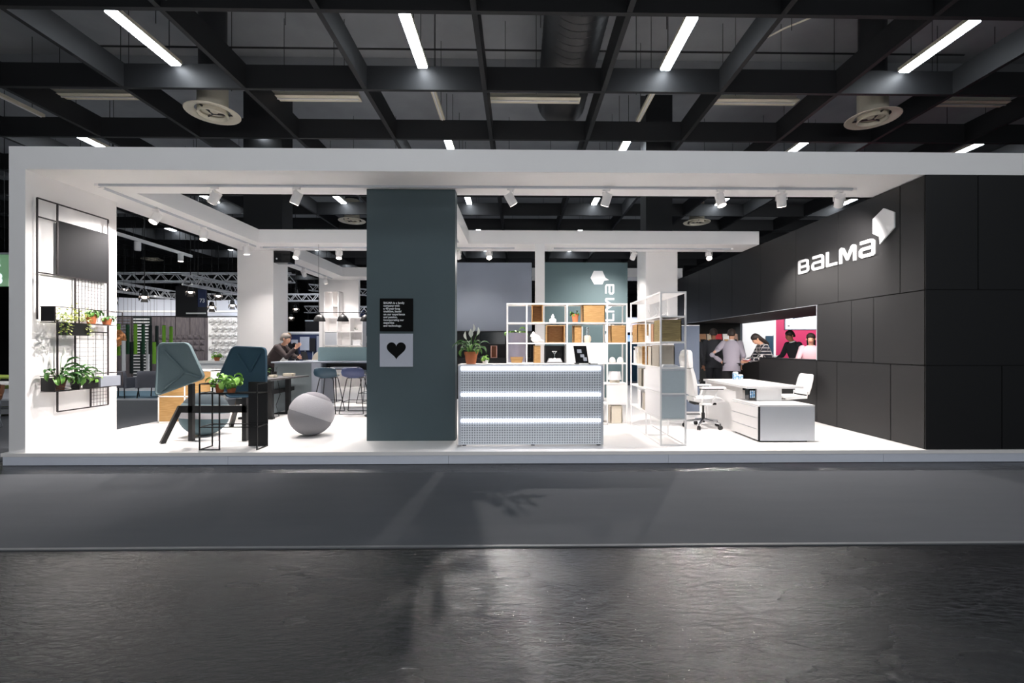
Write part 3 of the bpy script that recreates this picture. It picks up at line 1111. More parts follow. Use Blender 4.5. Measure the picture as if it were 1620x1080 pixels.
shell('large grey-teal felt privacy shell on the bench, left of the pot stand', [(-5.09, 1.565), (-4.66, 1.57), (-4.43, 1.06), (-5.13, .80)], .66, 'felt_teal', (-4.74, 1.14), [(-5.04, 1.51), (-4.46, 1.06), (-5.08, .84)])
shell('dark navy-teal felt privacy shell behind the pot stand', [(-4.05, 1.52), (-3.575, 1.50), (-3.565, .79), (-4.13, .78), (-4.26, 1.05)], .66, 'felt_navy', (-3.83, 1.13), [(-4.0, 1.46), (-3.63, 1.46)])

# ------------------------------------------------------------------ wire pot stand
ps = thing('plant_stand', 'thin black wire plant stand with one solid black side panel', 'plant stand', (-3.78, .25, P))
q = MB()


def wires(nm, segs, r=.007):
    for p, q_ in segs:
        MB().bar(p, q_, r * 2).build(nm, M['black'], ps)


Y0, Y1 = .135, .385
XL, XM, XR = -4.145, -3.89, -3.405
wires('wire', [((XL, Y0, P), (XL, Y0, 1.02)), ((XM, Y0, P), (XM, Y0, .9)), ((XL, Y1, P), (XL, Y1, 1.02)), ((XR, Y0, P), (XR, Y0, 1.02)),
               ((XL, Y0, P + .007), (XM, Y0, P + .007)), ((XL, Y0, P + .007), (XL, Y1, P + .007)), ((XR, Y0, P + .007), (XR, Y1, P + .007)), ((XL, Y0, 1.02), (XM - .04, Y0, 1.02)), ((XL, Y0, 1.02), (XL, Y1, 1.02)),
               ((XR, Y0, 1.02), (XR, Y1, 1.02)), ((XL, Y0, .46), (XR, Y0, .46)), ((XL, Y1, .46), (XR, Y1, .46)), ((XL, Y0, .46), (XL, Y1, .46)), ((XR, Y0, .46), (XR, Y1, .46)), ((XL, Y1, .9), (XL, Y0, .9)), ((XL, Y0, .9), (XR, Y0, .9))])
B(XL, XR, Y0 - .005, Y1, .888, .898).build('shelf', M['black'], ps)
B(-3.665, -3.405, .39, .40, P, 1.03).build('side_panel', M['black'], ps)
plant('bright broad-leaved plant in a terracotta pot on the wire stand', (-3.80, .24, .898), .062, .11, 'broad', 26, .9, seed=11)
plant('second bushy plant in a terracotta pot on the wire stand, nearer the grey shell', (-3.97, .27, .898), .06, .11, 'broad', 18, .8, seed=12, spread=1.2)

# ------------------------------------------------------------------ seat balls
def seat_ball(label, loc, r, mats, tilt, rz, cuts):
    x, y, z = loc
    t = thing('seat_ball', label, 'seat ball', loc)
    up = Vector((math.sin(tilt) * math.cos(rz), math.sin(tilt) * math.sin(rz), math.cos(tilt)))
    qt = Vector((0, 0, 1)).rotation_difference(up)
    lv = [1.0] + cuts + [-1.0]
    names = ['top_cover', 'middle_band', 'lower_cover', 'seam_band']
    for i, (a, b) in enumerate(zip(lv, lv[1:])):
        prof = []
        ta, tb_ = math.acos(a), math.acos(b)
        rr_ = r * (1.0 if i % 2 == 0 else 1.004)
        for k in range(13):
            th = ta + (tb_ - ta) * k / 12
            e = .985 if k in (0, 12) and abs(math.cos(th)) < .99 else 1
            prof.append((max(0, rr_ * e * math.sin(th)) if 1e-6 < th < PI - 1e-6 else 0, rr_ * e * math.cos(th)))
        q = MB()
        q.lathe((0, 0, 0), prof, 48)
        for v in q.bm.verts:
            v.co = qt @ v.co + Vector((x, y, z + r))
        q.build(names[i], M[mats[i]], t, smooth=True)
    return t


seat_ball('pale grey knitted seat ball in two tones left of the teal pillar', (-3.155, 1.16, P), .328, ['knit_mid', 'knit_light', 'knit_dark'], .42, .75, [.77, -.12])
seat_ball('slate and teal seat ball behind the trestle bench', (-4.784, 1.185, P), .33, ['knit_slate', 'knit_teal', 'knit_light', 'knit_teal'], .12, 1.2, [.45, .05, -.22])

# ------------------------------------------------------------------ oak-fronted cabinet behind the bench
oc = thing('low_cabinet', 'white-framed low cabinet with oak doors behind the grey shell', 'cabinet', (-5.9, 2.6, P))
q = MB()
q.box(-6.40, -5.45, 2.40, 2.42, P, P + .02)
for xx in (-6.40, -5.94, -5.47):
    q.box(xx, xx + .02, 2.36, 2.76, P, 1.09)
for zz in (P, .615, 1.07):
    q.box(-6.40, -5.45, 2.36, 2.76, zz, zz + .02)
q.box(-6.40, -5.45, 2.74, 2.76, P, 1.09)
q.build('frame', M['white'], oc)
for xx in (-6.38, -5.92):
    for zz in (.182, .637):
        B(xx + .004, xx + .436, 2.365, 2.385, zz, zz + .43).build('door', M['oak_h'], oc)

# ------------------------------------------------------------------ dark work desk
wd = thing('work_desk', 'dark grey work desk with black frame behind the grey ball', 'desk', (-5.3, 3.2, P))
MB().prism([V(-5.42, 2.3, .875), V(-4.72, 2.3, .875), V(-4.42, 3.88, .875), V(-5.42, 3.88, .875)], (0, 0, .03)).build('tabletop', M['desk_dark'], wd, bevel=.003)
for yy in (2.75, 3.4):
    B(-4.66, -4.58, yy - .04, yy + .04, P + .03, .87).build('leg', M['black'], wd)
    B(-5.2, -4.56, yy - .04, yy + .04, P, P + .04).build('foot', M['black'], wd)
B(-4.76, -4.69, 2.4, 3.8, .60, .68).build('cable_tray', M['black'], wd)
B(-4.84, -4.81, 2.5, 3.8, P + .04, .86).build('modesty_panel', M['grey_panel'], wd)
MB().tube([(-4.62, 3.0, .86), (-4.55, 2.95, .6), (-4.6, 2.9, .4), (-4.52, 2.85, .2), (-4.62, 2.7, .17)], .006, n=6).build('power_cable', M['black'], wd, smooth=True)
# things on it
pc = thing('pencil_cup', 'black wire pencil cup on the dark desk', 'cup', (-4.95, 3.5, .905))
MB().lathe((-4.95, 3.5, .905), [(0, .003), (.04, .003), (.04, 0), (.046, 0), (.05, .1), (.046, .1), (.043, .006)], 16).build('cup', M['black'], pc, smooth=True)
for i in range(4):
    MB().cyl((-4.95 + .01 * i - .015, 3.5, .915), (-4.95 + .024 * i - .03, 3.5 + .01 * i, 1.07 + .012 * i), .004, n=6).build('pencil', M['black'], pc)
for lab, x, y, w, h in (('pale wooden block box on the dark desk, nearest', -4.84, 3.25, .11, .05), ('long pale wooden tray on the dark desk', -4.70, 3.6, .2, .06)):
    t = thing('wooden_tray', lab, 'box', (x, y, .905))
    q = MB()
    q.box(x - w / 2, x + w / 2, y - .06, y + .06, .905, .913)
    for a, b, c, d in ((-w / 2, -w / 2 + .01, -.06, .06), (w / 2 - .01, w / 2, -.06, .06), (-w / 2, w / 2, -.06, -.05), (-w / 2, w / 2, .05, .06)):
        q.box(x + a, x + b, y + c, y + d, .905, .905 + h)
    q.build('tray', M['beige'], t)
    B(x - w / 2 + .012, x + w / 2 - .012, y - .048, y + .048, .914, .914 + h * .6).build('card_stack', M['paper'], t)
plant('small dark-leaved plant on the dark desk beside the pencils', (-5.16, 3.6, .905), .05, .09, 'green', 14, .6, m='black', seed=21)

# ------------------------------------------------------------------ bar counter with felt screen, stools, lamps
bc = thing('bar_counter', 'tall grey bar counter with white top and black inner shelf', 'counter', (-3.2, 4.2, P))
B(-5.2, -1.9, 3.85, 4.55, 1.165, 1.195).build('top', M['grey_light'], bc, bevel=.002)
B(-4.36, -4.16, 3.86, 4.54, P, 1.163).build('end_panel', M['grey_light'], bc)
B(-5.19, -4.37, 3.97, 3.99, P + .02, 1.163).build('front_panel', M['grey_panel'], bc)
B(-5.2, -5.16, 3.99, 4.54, P, 1.163).build('end_panel', M['grey_panel'], bc)
B(-4.15, -1.9, 4.1, 4.13, 1.03, 1.163).build('inner_shelf_back', M['black'], bc)
B(-4.15, -1.9, 3.9, 4.12, 1.02, 1.03).build('inner_shelf', M['black'], bc)
B(-2.0, -1.9, 3.86, 4.54, P, 1.163).build('end_panel', M['grey_light'], bc)
t = thing('flat_box', 'slim white box lying on the black shelf under the bar top', 'box', (-3.7, 3.98, 1.031))
B(-3.98, -3.42, 3.9, 4.06, 1.031, 1.07).build('box_body', M['grey_light'], t)
B(-3.98, -3.42, 3.895, 4.065, 1.07, 1.082).build('lid', M['paper'], t)
fs = thing('felt_screen', 'long pale teal felt screen standing on the bar counter', 'screen', (-3.2, 4.15, 1.196))
q = MB()
pts = []
x0, x1, z0, z1 = -4.34, -1.9, 1.20, 1.50
for cx_, cz_, a0 in ((x0 + .05, z1 - .05, 180), (x1 - .05, z1 - .05, 90)):
    for k in range(6):
        a = math.radians(a0 - k * 18)
        pts.append(V(cx_ + .05 * math.cos(a), 4.13, cz_ + .05 * math.sin(a)))
pts = [V(x0, 4.13, z0)] + pts + [V(x1, 4.13, z0)]
q.prism(pts, (0, .05, 0))
q.build('felt_panel', M['felt_grey'], fs, bevel=.006)
B(x0, x1, 4.12, 4.19, 1.196, 1.206).build('foot_rail', M['silver'], fs)


def stool(label, x, y, mt, rz=0):
    t = thing('bar_stool', label, 'stool', (x, y, P), 'wire-legged bar stools at the counter')
    q = MB()
    seat = []
    for (z, yy, w, d) in ((.93, -.22, .17, .012), (.9, -.225, .215, .016), (.83, -.215, .232, .018), (.77, -.185, .225, .02), (.735, -.13, .215, .02), (.725, -.03, .205, .018), (.73, .12, .19, .016), (.72, .19, .16, .01)):
        ring = []
        for k in range(20):
            a = 2 * PI * k / 20
            u, v = math.cos(a), math.sin(a)
            cu = .055 * (u * u)
            ring.append(V(x + u * w, y + yy + cu * (1 if z > .74 else 0) + v * d * (1 if z > .74 else .2), P + z + (cu * .6 if z <= .74 else 0) + v * d * (.2 if z > .74 else 1)))
        seat.append(ring)
    q.loft(seat)
    q.build('seat_shell', M[mt], t, smooth=True)
    tops = [(-.13, -.1), (.13, -.1), (.13, .14), (-.13, .14)]
    feet = [(-.24, -.24), (.24, -.24), (.24, .24), (-.24, .24)]
    for (a, b), (c, d) in zip(tops, feet):
        MB().tube([(x + a, y + b, P + .715), (x + a * 1.1, y + b * 1.1, P + .66), (x + c, y + d, P + .012)], .009, n=6).build('leg', M['black'], t, smooth=True)
    zf = .30
    ring = [(x + a + (c - a) * .66, y + b + (d - b) * .66, P + zf - .06) for (a, b), (c, d) in zip(tops, feet)]
    for i in range(4):
        MB().cyl(ring[i], ring[(i + 1) % 4], .007, n=6).build('foot_rail', M['black'], t)
    for i in (0, 2):
        MB().cyl((x + feet[i][0], y + feet[i][1], P + .01), (x + feet[i + 1][0], y + feet[i + 1][1], P + .01), .008, n=6).build('runner', M['black'], t)
    MB().bar((x - .13, y - .1, P + .715), (x + .13, y + .14, P + .715), .014).build('cross_wire', M['black'], t)
    MB().bar((x + .13, y - .1, P + .715), (x - .13, y + .14, P + .715), .014).build('cross_wire', M['black'], t)
    return t


stool('dark teal bar stool with wire legs at the counter', -3.88, 3.55, 'stool_teal')
stool('navy blue bar stool with wire legs next to the teal pillar', -3.33, 3.55, 'stool_navy')
stool('dark bar stool standing behind the counter, seen between the legs', -3.6, 5.3, 'stool_teal')
t = thing('floor_disc', 'black round table base on the floor beyond the navy stool', 'table base', (-2.75, 3.2, P))
MB().lathe((-2.75, 3.2, P), [(0, .0), (.27, 0), (.27, .012), (.03, .02), (.03, .03), (0, .03)], 32).build('disc', M['black'], t, smooth=True)

pl = thing('pendant_lamp', 'black rail pendant with three bell shades over the bar counter', 'pendant lamp', (-3.8, 4.3, 2.26))
MB().bar((-4.45, 4.3, 2.26), (-3.2, 4.3, 2.26), .016).build('rail', M['black'], pl)
for xx in (-4.4, -3.27):
    MB().cyl((xx, 4.3, 2.26), (xx, 4.3, S), .004, n=6).build('cord', M['black'], pl)
for xx in (-4.38, -3.87, -3.36):
    sh = MB().lathe((xx, 4.3, 2.07), [(.125, 0), (.118, .03), (.1, .08), (.07, .125), (.035, .142), (.03, .16), (0, .16), ], 28).build('lamp_shade', M['black'], pl, smooth=True)
    MB().cyl((xx, 4.3, 2.225), (xx, 4.3, 2.26), .012, n=8).build('socket', M['black'], sh)
    MB().ball((xx, 4.3, 2.12), .03).build('bulb', M['lens'], sh, smooth=True)

# black sign box on the left white column
t = thing('sign_box', 'small black box fixed high on the side of the left white column', 'box', (-5.6, 5.1, 3.5))
B(-5.735, -5.35, 4.97, 5.2, 3.48, 3.755).build('box_body', M['black_gloss'], t, bevel=.004)
B(-5.70, -5.56, 4.962, 4.97, 3.52, 3.70).build('face_plate', M['anthracite'], t)
MB().ball((-5.66, 4.965, 3.57), .02).build('small_lens', M['silver'], t, smooth=True)

# white cube shelves on the rear wall
cs_ = thing('cube_shelves', 'tall white cube shelves against the rear white wall', 'shelving', (-6.2, 9.6, P))
x0 = -6.42
q = MB()
zs = [P, .62, 1.08, 1.54, 2.0, 2.46]
for zz in zs:
    q.box(x0, x0 + 1.26, 9.4, 9.79, zz, zz + .025)
for xx in (x0, x0 + .42, x0 + .84, x0 + 1.24):
    q.box(xx, xx + .025, 9.4, 9.79, P, 2.48)
q.box(x0, x0 + .025, 9.4, 9.79, 2.48, 3.35)
q.box(x0 + .27, x0 + .29, 9.4, 9.79, 2.48, 3.35)
q.box(x0 + .45, x0 + .475, 9.4, 9.79, 2.48, 3.35)
q.box(x0, x0 + .475, 9.4, 9.79, 3.33, 3.35)
q.box(x0 + .28, x0 + .47, 9.4, 9.79, 2.85, 2.87)
q.build('carcass', M['white'], cs_)
B(x0 + .02, x0 + 1.24, 9.77, 9.79, P, 2.48).build('back_panel', M['white'], cs_)
B(x0 + .03, x0 + .42, 9.41, 9.43, 1.57, 1.99).build('door', M['silver'], cs_)
t = plant('tiny dark plant on the rear white cube shelves', (x0 + 1.0, 9.55, 2.026), .05, .06, 'green', 8, .45, m='white', seed=31)
t = thing('box_stack', 'white box in a cube of the rear white shelves', 'box', (x0 + 1.0, 9.6, 1.566))
B(x0 + .9, x0 + 1.15, 9.5, 9.7, 1.566, 1.72).build('box_body', M['paper'], t)
B(x0 + .89, x0 + 1.16, 9.49, 9.71, 1.72, 1.75).build('lid', M['white'], t)

# ------------------------------------------------------------------ reception desk
rd = thing('reception_desk', 'silver reception desk of perforated metal with three glowing strips', 'desk', (.17, .6, P))
dx0, dx1, dy = -.813, 1.149, .30
B(dx0, dx0 + .035, dy, dy + .72, P + .02, 1.245).build('side_panel', M['silver'], rd, bevel=.002)
B(dx1 - .035, dx1, dy, dy + .72, P + .02, 1.245).build('side_panel', M['silver'], rd, bevel=.002)
B(dx0 - .002, dx1 + .002, dy - .002, dy + .42, 1.245, 1.268).build('counter_top', M['white_gloss'], rd, bevel=.002)
B(dx0 + .036, dx1 - .036, dy + .04, dy + .06, P + .03, 1.244).build('backing', M['silver'], rd)
B(dx0 + .036, dx1 - .036, dy + .40, dy + .72, .90, .925).build('work_surface', M['white'], rd)
z_led = [(1.195, 1.228), (.845, .878), (.492, .525)]
zp = [(P + .025, .484), (.533, .837), (.886, 1.187)]
for a, b in z_led:
    B(dx0 + .04, dx1 - .04, dy - .012, dy + .03, a, b).build('light_strip', M['led'], rd)
for a, b in zp:
    B(dx0 + .037, dx1 - .037, dy + .003, dy + .008, a, b).build('perforated_panel', M['perf'], rd)
for xx in (dx0 + .05, .17, dx1 - .08):
    B(xx, xx + .05, dy + .06, dy + .11, P, P + .025).build('foot', M['black'], rd)

plant('peace lily with white flowers in a terracotta pot on the reception desk', (-.66, .5, 1.268), .095, .17, 'lily', 30, 1.0, 4, seed=41)
t = plant('low variegated plant behind the lily pot on the reception desk', (-.47, .62, 1.268), .05, .05, 'broad', 14, .45, m='white', seed=42, spread=1.5)
bk = thing('book_display', 'black printed book leaning on a small stand on the reception desk', 'book', (.86, .5, 1.268))
MB().prism([V(.79, .43, 1.285), V(.97, .43, 1.285), V(.95, .53, 1.52), V(.77, .53, 1.52)], (0, .022, 0)).build('book_cover', M['black_gloss'], bk)
for a, b, c, d in ((.82, 1.42, .06, .05), (.86, 1.36, .055, .04), (.90, 1.31, .05, .05)):
    yq = .43 + (b - 1.285) / .235 * .1 - .003
    MB().prism([V(a, yq, b), V(a + c, yq, b), V(a + c - .004, yq + .42 * d, b + d), V(a - .004, yq + .42 * d, b + d)], (0, .001, 0)).build('print_block', M['grey_light'], bk)
B(.77, .99, .40, .42, 1.268, 1.286).build('stand_lip', M['black'], bk)
B(.78, .98, .42, .60, 1.268, 1.274).build('stand_base', M['black'], bk)
t = thing('open_magazine', 'flat open magazine lying before the leaning book on the desk', 'magazine', (.93, .36, 1.268))
B(.83, .95, .31, .39, 1.268, 1.278).build('page_block', M['paper'], t)
B(.955, 1.08, .31, .39, 1.268, 1.276).build('cover', M['black_gloss'], t)

# ------------------------------------------------------------------ white open shelving, two units at a right angle
H6 = [P + .35 * k for k in range(7)]
GP = .011


def shelving(label, x0, x1, y0, y1, cuts, along, shelf_skip=()):
    u = thing('shelving_unit', label, 'shelving', ((x0 + x1) / 2, (y0 + y1) / 2, P))
    pos = sorted([x0 if along == 'x' else y0] + cuts + [x1 if along == 'x' else y1])
    for i, c in enumerate(pos):
        c = min(max(c, pos[0] + GP), pos[-1] - GP)
        for e in ((y0 + GP, y1 - GP) if along == 'x' else (x0 + GP, x1 - GP)):
            px, py = (c, e) if along == 'x' else (e, c)
            B(px - GP, px + GP, py - GP, py + GP, P, H6[6]).build('post', M['white'], u)
    for k, z in enumerate(H6):
        zz = z if k < 6 else H6[6] - .02
        if k == 0:
            for e in ((y0 + GP, y1 - GP) if along == 'x' else (x0 + GP, x1 - GP)):
                if along == 'x':
                    B(x0 + 2 * GP, x1 - 2 * GP, e - GP, e + GP, P, P + .02).build('rail', M['white'], u)
                else:
                    B(e - GP, e + GP, y0 + 2 * GP, y1 - 2 * GP, P, P + .02).build('rail', M['white'], u)
            for i, c in enumerate(pos):
                c = min(max(c, pos[0] + GP), pos[-1] - GP)
                if along == 'y':
                    B(x0 + 2 * GP, x1 - 2 * GP, c - GP, c + GP, P, P + .02).build('rail', M['white'], u)
            continue
        B(x0 + .001, x1 - .001, y0 + .001, y1 - .001, zz - .004, zz + .018).build('shelf', M['white'], u)
    return u


SA = shelving('white open shelving behind the reception desk, long low-contents side', -.207, 1.884, 2.02, 2.37, [.142, .84, 1.535], 'x')
SB = shelving('white open shelving arm running forward from the desk shelving', 1.925, 2.285, .31, 1.99, [1.05], 'y')

B(.853, 1.524, 2.025, 2.04, H6[3] + .02, H6[4] - .006).build('door', M['white'], SA)
B(1.548, 1.872, 2.025, 2.04, H6[1] + .02, H6[2] - .006).build('door', M['white'], SA)
for k in (1, 2):
    B(1.928, 1.945, .335, 1.04, H6[k] + .02, H6[k + 1] - .006).build('door', M['white'], SB)
    f = B(1.95, 2.262, .318, .34, H6[k] + .02, H6[k + 1] - .03).build('drawer_front', M['front_shaded'], SB)
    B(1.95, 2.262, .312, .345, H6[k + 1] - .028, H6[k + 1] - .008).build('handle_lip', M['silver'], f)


def cubby(label, x0, x1, y0, y1, k, m, h=.29, open_='front', inner=None):
    """box with one open side standing on shelf k"""
    z0 = H6[k] + (.0185 if k else .021)
    z1 = z0 + h
    t = thing('cubby_box', label, 'box', ((x0 + x1) / 2, (y0 + y1) / 2, z0))
    w = .012
    B(x0, x1, y0, y1, z0, z0 + w).build('bottom_board', M[m], t)
    B(x0, x1, y0, y1, z1 - w, z1).build('top_board', M[m], t)
    if open_ != 'left':
        B(x0, x0 + w, y0, y1, z0 + w, z1 - w).build('side_board', M[m], t)
    if open_ != 'right':
        B(x1 - w, x1, y0, y1, z0 + w, z1 - w).build('side_board', M[m], t)
    if open_ != 'front':
        B(x0, x1, y0, y0 + w, z0 + w, z1 - w).build('face_board', M[m], t)
    if open_ != 'back':
        B(x0, x1, y1 - w, y1, z0 + w, z1 - w).build('back_board', M[m], t)
    return t


def closed(label, x0, x1, y0, y1, k, m, h=.29):
    return cubby(label, x0, x1, y0, y1, k, m, h, 'back')


cubby('narrow open oak box on the top shelf row, nearest the white post', .23, .42, 2.04, 2.34, 5, 'oak', .3)
closed('wide closed oak box on the top shelf row, beside the small potted plant', 1.115, 1.50, 2.04, 2.34, 5, 'oak_h', .3)
cubby('wide open oak box in the second shelf row, left of centre', .48, .80, 2.04, 2.34, 4, 'oak', .3)
cubby('narrow oak box in the second shelf row, right of the middle post', .96, 1.09, 2.08, 2.34, 4, 'oak', .3, 'right')
closed('closed oak box in the second shelf row at the corner', 1.60, 1.86, 2.04, 2.34, 4, 'oak_h', .3)
closed('closed oak box at the far end of the shelving arm, touching the corner', 1.95, 2.25, 1.62, 1.95, 4, 'oak_h', .3)
cubby('tall narrow oak box in the third shelf row behind the desk', .26, .38, 2.06, 2.34, 3, 'oak', .3, 'right')
closed('beige box on the floor rail at the corner of the shelving', 1.60, 1.80, 2.05, 2.34, 0, 'beige', .3)
closed('olive oak box facing out of the end of the shelving arm', 1.955, 2.235, .36, .70, 4, 'olive_oak', .3)
closed('taupe box facing out of the end of the shelving arm, below the olive one', 1.955, 2.17, .45, .80, 3, 'taupe', .3)
closed('cream box in the third row of the shelving arm, behind the taupe one', 1.955, 2.2, .83, 1.0, 3, 'beige', .28)
cubby('thin oak box in the third row of the shelving arm, near the middle post', 1.95, 2.2, 1.10, 1.32, 3, 'oak', .29, 'left')
closed('taupe box in the fourth row of the shelving arm', 1.95, 2.2, 1.34, 1.56, 2, 'taupe', .28)
closed('white box in the fourth row of the shelving arm', 1.96, 2.2, 1.10, 1.26, 2, 'white', .28)
closed('white box in the fifth row of the shelving arm', 1.96, 2.2, 1.42, 1.62, 1, 'white', .28)
closed('taupe box in the fifth row of the shelving arm', 1.95, 2.2, 1.08, 1.3, 1, 'taupe', .26)
t = thing('binder', 'white binder with a dark spine label in the third row of the arm', 'binder', (2.05, 1.84, H6[3] + .0185))
B(1.96, 2.2, 1.80, 1.90, H6[3] + .0185, H6[3] + .30).build('cover', M['white'], t)
B(1.958, 1.9605, 1.81, 1.89, H6[3] + .24, H6[3] + .28).build('spine_label', M['anthracite'], t)
t = thing('binder', 'plain cream binder beside the white one in the third row of the arm', 'binder', (2.05, 1.68, H6[3] + .0185))
B(1.97, 2.2, 1.63, 1.74, H6[3] + .0185, H6[3] + .30).build('cover', M['beige'], t)
B(1.968, 1.9705, 1.66, 1.71, H6[3] + .2, H6[3] + .27).build('spine_label', M['paper'], t)
for lab, y0, y1, hh, m in (('slim white book standing in the second row of the arm', .95, .99, .27, 'paper'), ('thick white book standing in the second row of the arm', .88, .945, .275, 'paper'), ('tan book standing in the second row of the arm next to the olive box', .75, .87, .26, 'book_tan')):
    t = thing('book', lab, 'book', (2.05, (y0 + y1) / 2, H6[4] + .0185))
    z0 = H6[4] + .0185
    q = MB()
    q.box(1.96, 2.17, y0, y0 + .003, z0, z0 + hh)
    q.box(1.96, 2.17, y1 - .003, y1, z0, z0 + hh)
    q.box(1.96, 1.963, y0, y1, z0, z0 + hh)
    q.build('cover', M[m], t)
    B(1.963, 2.165, y0 + .003, y1 - .003, z0 + .003, z0 + hh - .004).build('pages', M['paper'], t)
t = thing('candle', 'short white candle standing in the second row of the arm', 'candle', (2.0, 1.2, H6[4] + .0185))
MB().lathe((2.0, 1.2, H6[4] + .0185), [(0, 0), (.035, 0), (.035, .1), (.03, .1), (0, .095)], 20).build('wax', M['paper'], t, smooth=True)
MB().cyl((2.0, 1.2, H6[4] + .113), (2.0, 1.2, H6[4] + .13), .002, n=6).build('wick', M['black'], t)
t = thing('wire_ornament', 'looping white wire ornament on the top row of the shelving arm', 'ornament', (2.1, 1.0, H6[5] + .0185))
for i, (ya, yb) in enumerate(((.62, .98), (1.1, 1.5))):
    pts = []
    for k in range(17):
        a = PI * k / 16
        pts.append((2.1 + .03 * math.sin(5 * a), (ya + yb) / 2 + (yb - ya) / 2 * math.cos(a), H6[5] + .185 - .155 * math.sin(a) ** .6))
    MB().tube(pts, .006, n=6).build('wire_loop', M['white_gloss'], t, smooth=True)
B(2.05, 2.15, .6, 1.5, H6[5] + .0185, H6[5] + .026).build('base', M['white'], t)
for i in range(3):
    zz = H6[3] + .0185 + i * .012
    t = thing('magazine', ('bottom', 'middle', 'top')[i] + ' magazine of the small pile on the shelving arm\'s end', 'magazine', (2.1, .42, zz), 'magazines on the end of the shelving arm')
    x0, x1 = 1.96 + .015 * i, 2.2 - .03 * i
    B(x0, x1, .32 + .01 * i, .44, zz + .001, zz + .011).build('pages', M['paper'], t)
    B(x0, x1, .32 + .01 * i, .44, zz + .0105, zz + .0118).build('cover', M['grey_light' if i == 0 else 'white_gloss'], t)
# small things on the long unit
t = thing('vase', 'small white bottle vase on the top shelf row', 'vase', (.60, 2.15, H6[5] + .0185))
MB().lathe((.60, 2.15, H6[5] + .0185), [(0, 0), (.05, 0), (.064, .03), (.06, .06), (.03, .08), (.026, .09), (.032, .105), (.02, .125), (.018, .13), (0, .13)], 24).build('body', M['white_gloss'], t, smooth=True)
MB().lathe((.60, 2.15, H6[5] + .148), [(0, 0), (.014, 0), (.016, .02), (0, .026)], 16).build('stopper', M['white_gloss'], t, smooth=True)
plant('small plant in an orange pot on the top shelf row', (.99, 2.13, H6[5] + .0185), .062, .15, 'green', 22, .62, seed=51)
t = thing('shell_ornament', 'white conch shell on the second shelf row', 'ornament', (.33, 2.14, H6[4] + .0185))
z0 = H6[4] + .0185
MB().ball((.30, 2.14, z0 + .075), .075, 1.15, .9, 1).build('body', M['white_gloss'], t, smooth=True)
MB().lathe((.26, 2.14, z0 + .1), [(.06, 0), (.05, .04), (.03, .06), (.02, .085), (0, .1)], 18).build('spire', M['white_gloss'], t, smooth=True)
q = MB()
q.loft([[V(.33 + .07 * k * .5, 2.14 + .055 * math.cos(a) * (1 - .15 * k), z0 + .062 - .012 * k + .045 * math.sin(a) * (1 - .2 * k)) for a in [2 * PI * i / 14 for i in range(14)]] for k in range(4)])
q.build('lip', M['white'], t, smooth=True)
t = thing('candle_holder', 'round pale stone candle holder with a glass tube, second shelf row', 'candle holder', (1.20, 2.15, z0))
MB().lathe((1.20, 2.15, z0), [(0, 0), (.055, 0), (.075, .04), (.072, .10), (.055, .125), (.045, .11), (0, .1)], 24).build('base', M['beige'], t, smooth=True)
MB().lathe((1.20, 2.15, z0 + .105), [(.038, 0), (.04, .17), (.037, .17), (.035, .004)], 20).build('glass_tube', M['glass'], t, smooth=True)
t = thing('picture_frame', 'narrow white frame standing in the second shelf row', 'frame', (1.115, 2.1, z0))
B(1.10, 1.112, 2.06, 2.25, z0, z0 + .28).build('frame', M['white'], t)
B(1.1121, 1.114, 2.07, 2.24, z0 + .01, z0 + .27).build('picture', M['navy'], t)
z0 = H6[3] + .0185
t = thing('wooden_bowl', 'shallow wooden trough bowl on the third shelf row', 'bowl', (-.03, 2.2, z0))
q = MB()
q.loft([[V(-.03 + sx * a, 2.2 + sy * b, z0 + z) for sx, sy in ((-1, -1), (1, -1), (1, 1), (-1, 1))] for a, b, z in ((.09, .08, 0), (.115, .10, .10), (.105, .09, .10), (.085, .072, .012))])
q.build('bowl', M['oak_h'], t)
B(-.11, .05, 2.13, 2.27, z0 + .013, z0 + .02).build('liner', M['paper'], t)
bb = cubby('black open box on the third shelf row holding a silver ornament', .46, .80, 2.06, 2.34, 3, 'black', .3)
t = thing('silver_ornament', 'silver twisted bowl ornament inside the black box', 'ornament', (.63, 2.15, z0 + .0125))
zz = z0 + .076
MB().lathe((.63, 2.15, zz), [(0, .055), (.02, .055), (.012, .075), (.03, .1), (.085, .125), (.088, .13), (.03, .112), (0, .108)], 22).build('bowl', M['chrome'], t, smooth=True)
MB().lathe((.63, 2.15, zz), [(0, 0), (.05, 0), (.045, .012), (.014, .03), (.012, .056), (0, .056)], 22).build('stem', M['chrome'], t, smooth=True)
for i in range(3):
    t = thing('book', ('lowest', 'middle', 'uppermost')[i] + ' flat white book of the stack in the black box', 'book', (.63, 2.13, z0 + .0125 + i * .021), 'white books stacked in the black box')
    a = .13 - .012 * i
    zq = z0 + .0125 + i * .021
    q = MB()
    q.box(.63 - a, .63 + a, 2.07, 2.23, zq, zq + .003)
    q.box(.63 - a, .63 + a, 2.07, 2.23, zq + .0175, zq + .0205)
    q.box(.63 - a, .63 + a, 2.227, 2.23, zq, zq + .0205)
    q.build('cover', M['white'], t)
    B(.63 - a + .004, .63 + a - .004, 2.074, 2.226, zq + .003, zq + .0175).build('pages', M['paper'], t)
for i, xx in enumerate((1.64, 1.78)):
    t = thing('egg_ornament', ('first' if i == 0 else 'second') + ' of two white half-egg ornaments at the shelving corner', 'ornament', (xx, 2.12, z0), 'white half-egg ornaments')
    MB().lathe((xx, 2.12, z0), [(0, 0), (.055, 0), (.058, .03), (.05, .065), (.032, .09), (.012, .1), (0, .101)], 22).build('shell', M['white_gloss'], t, smooth=True)
    MB().lathe((xx, 2.12, z0), [(.0585, .0), (.06, 0), (.06, .008), (.0585, .008)], 22).build('base_ring', M['beige'], t, smooth=True)
z0 = H6[2] + .0185
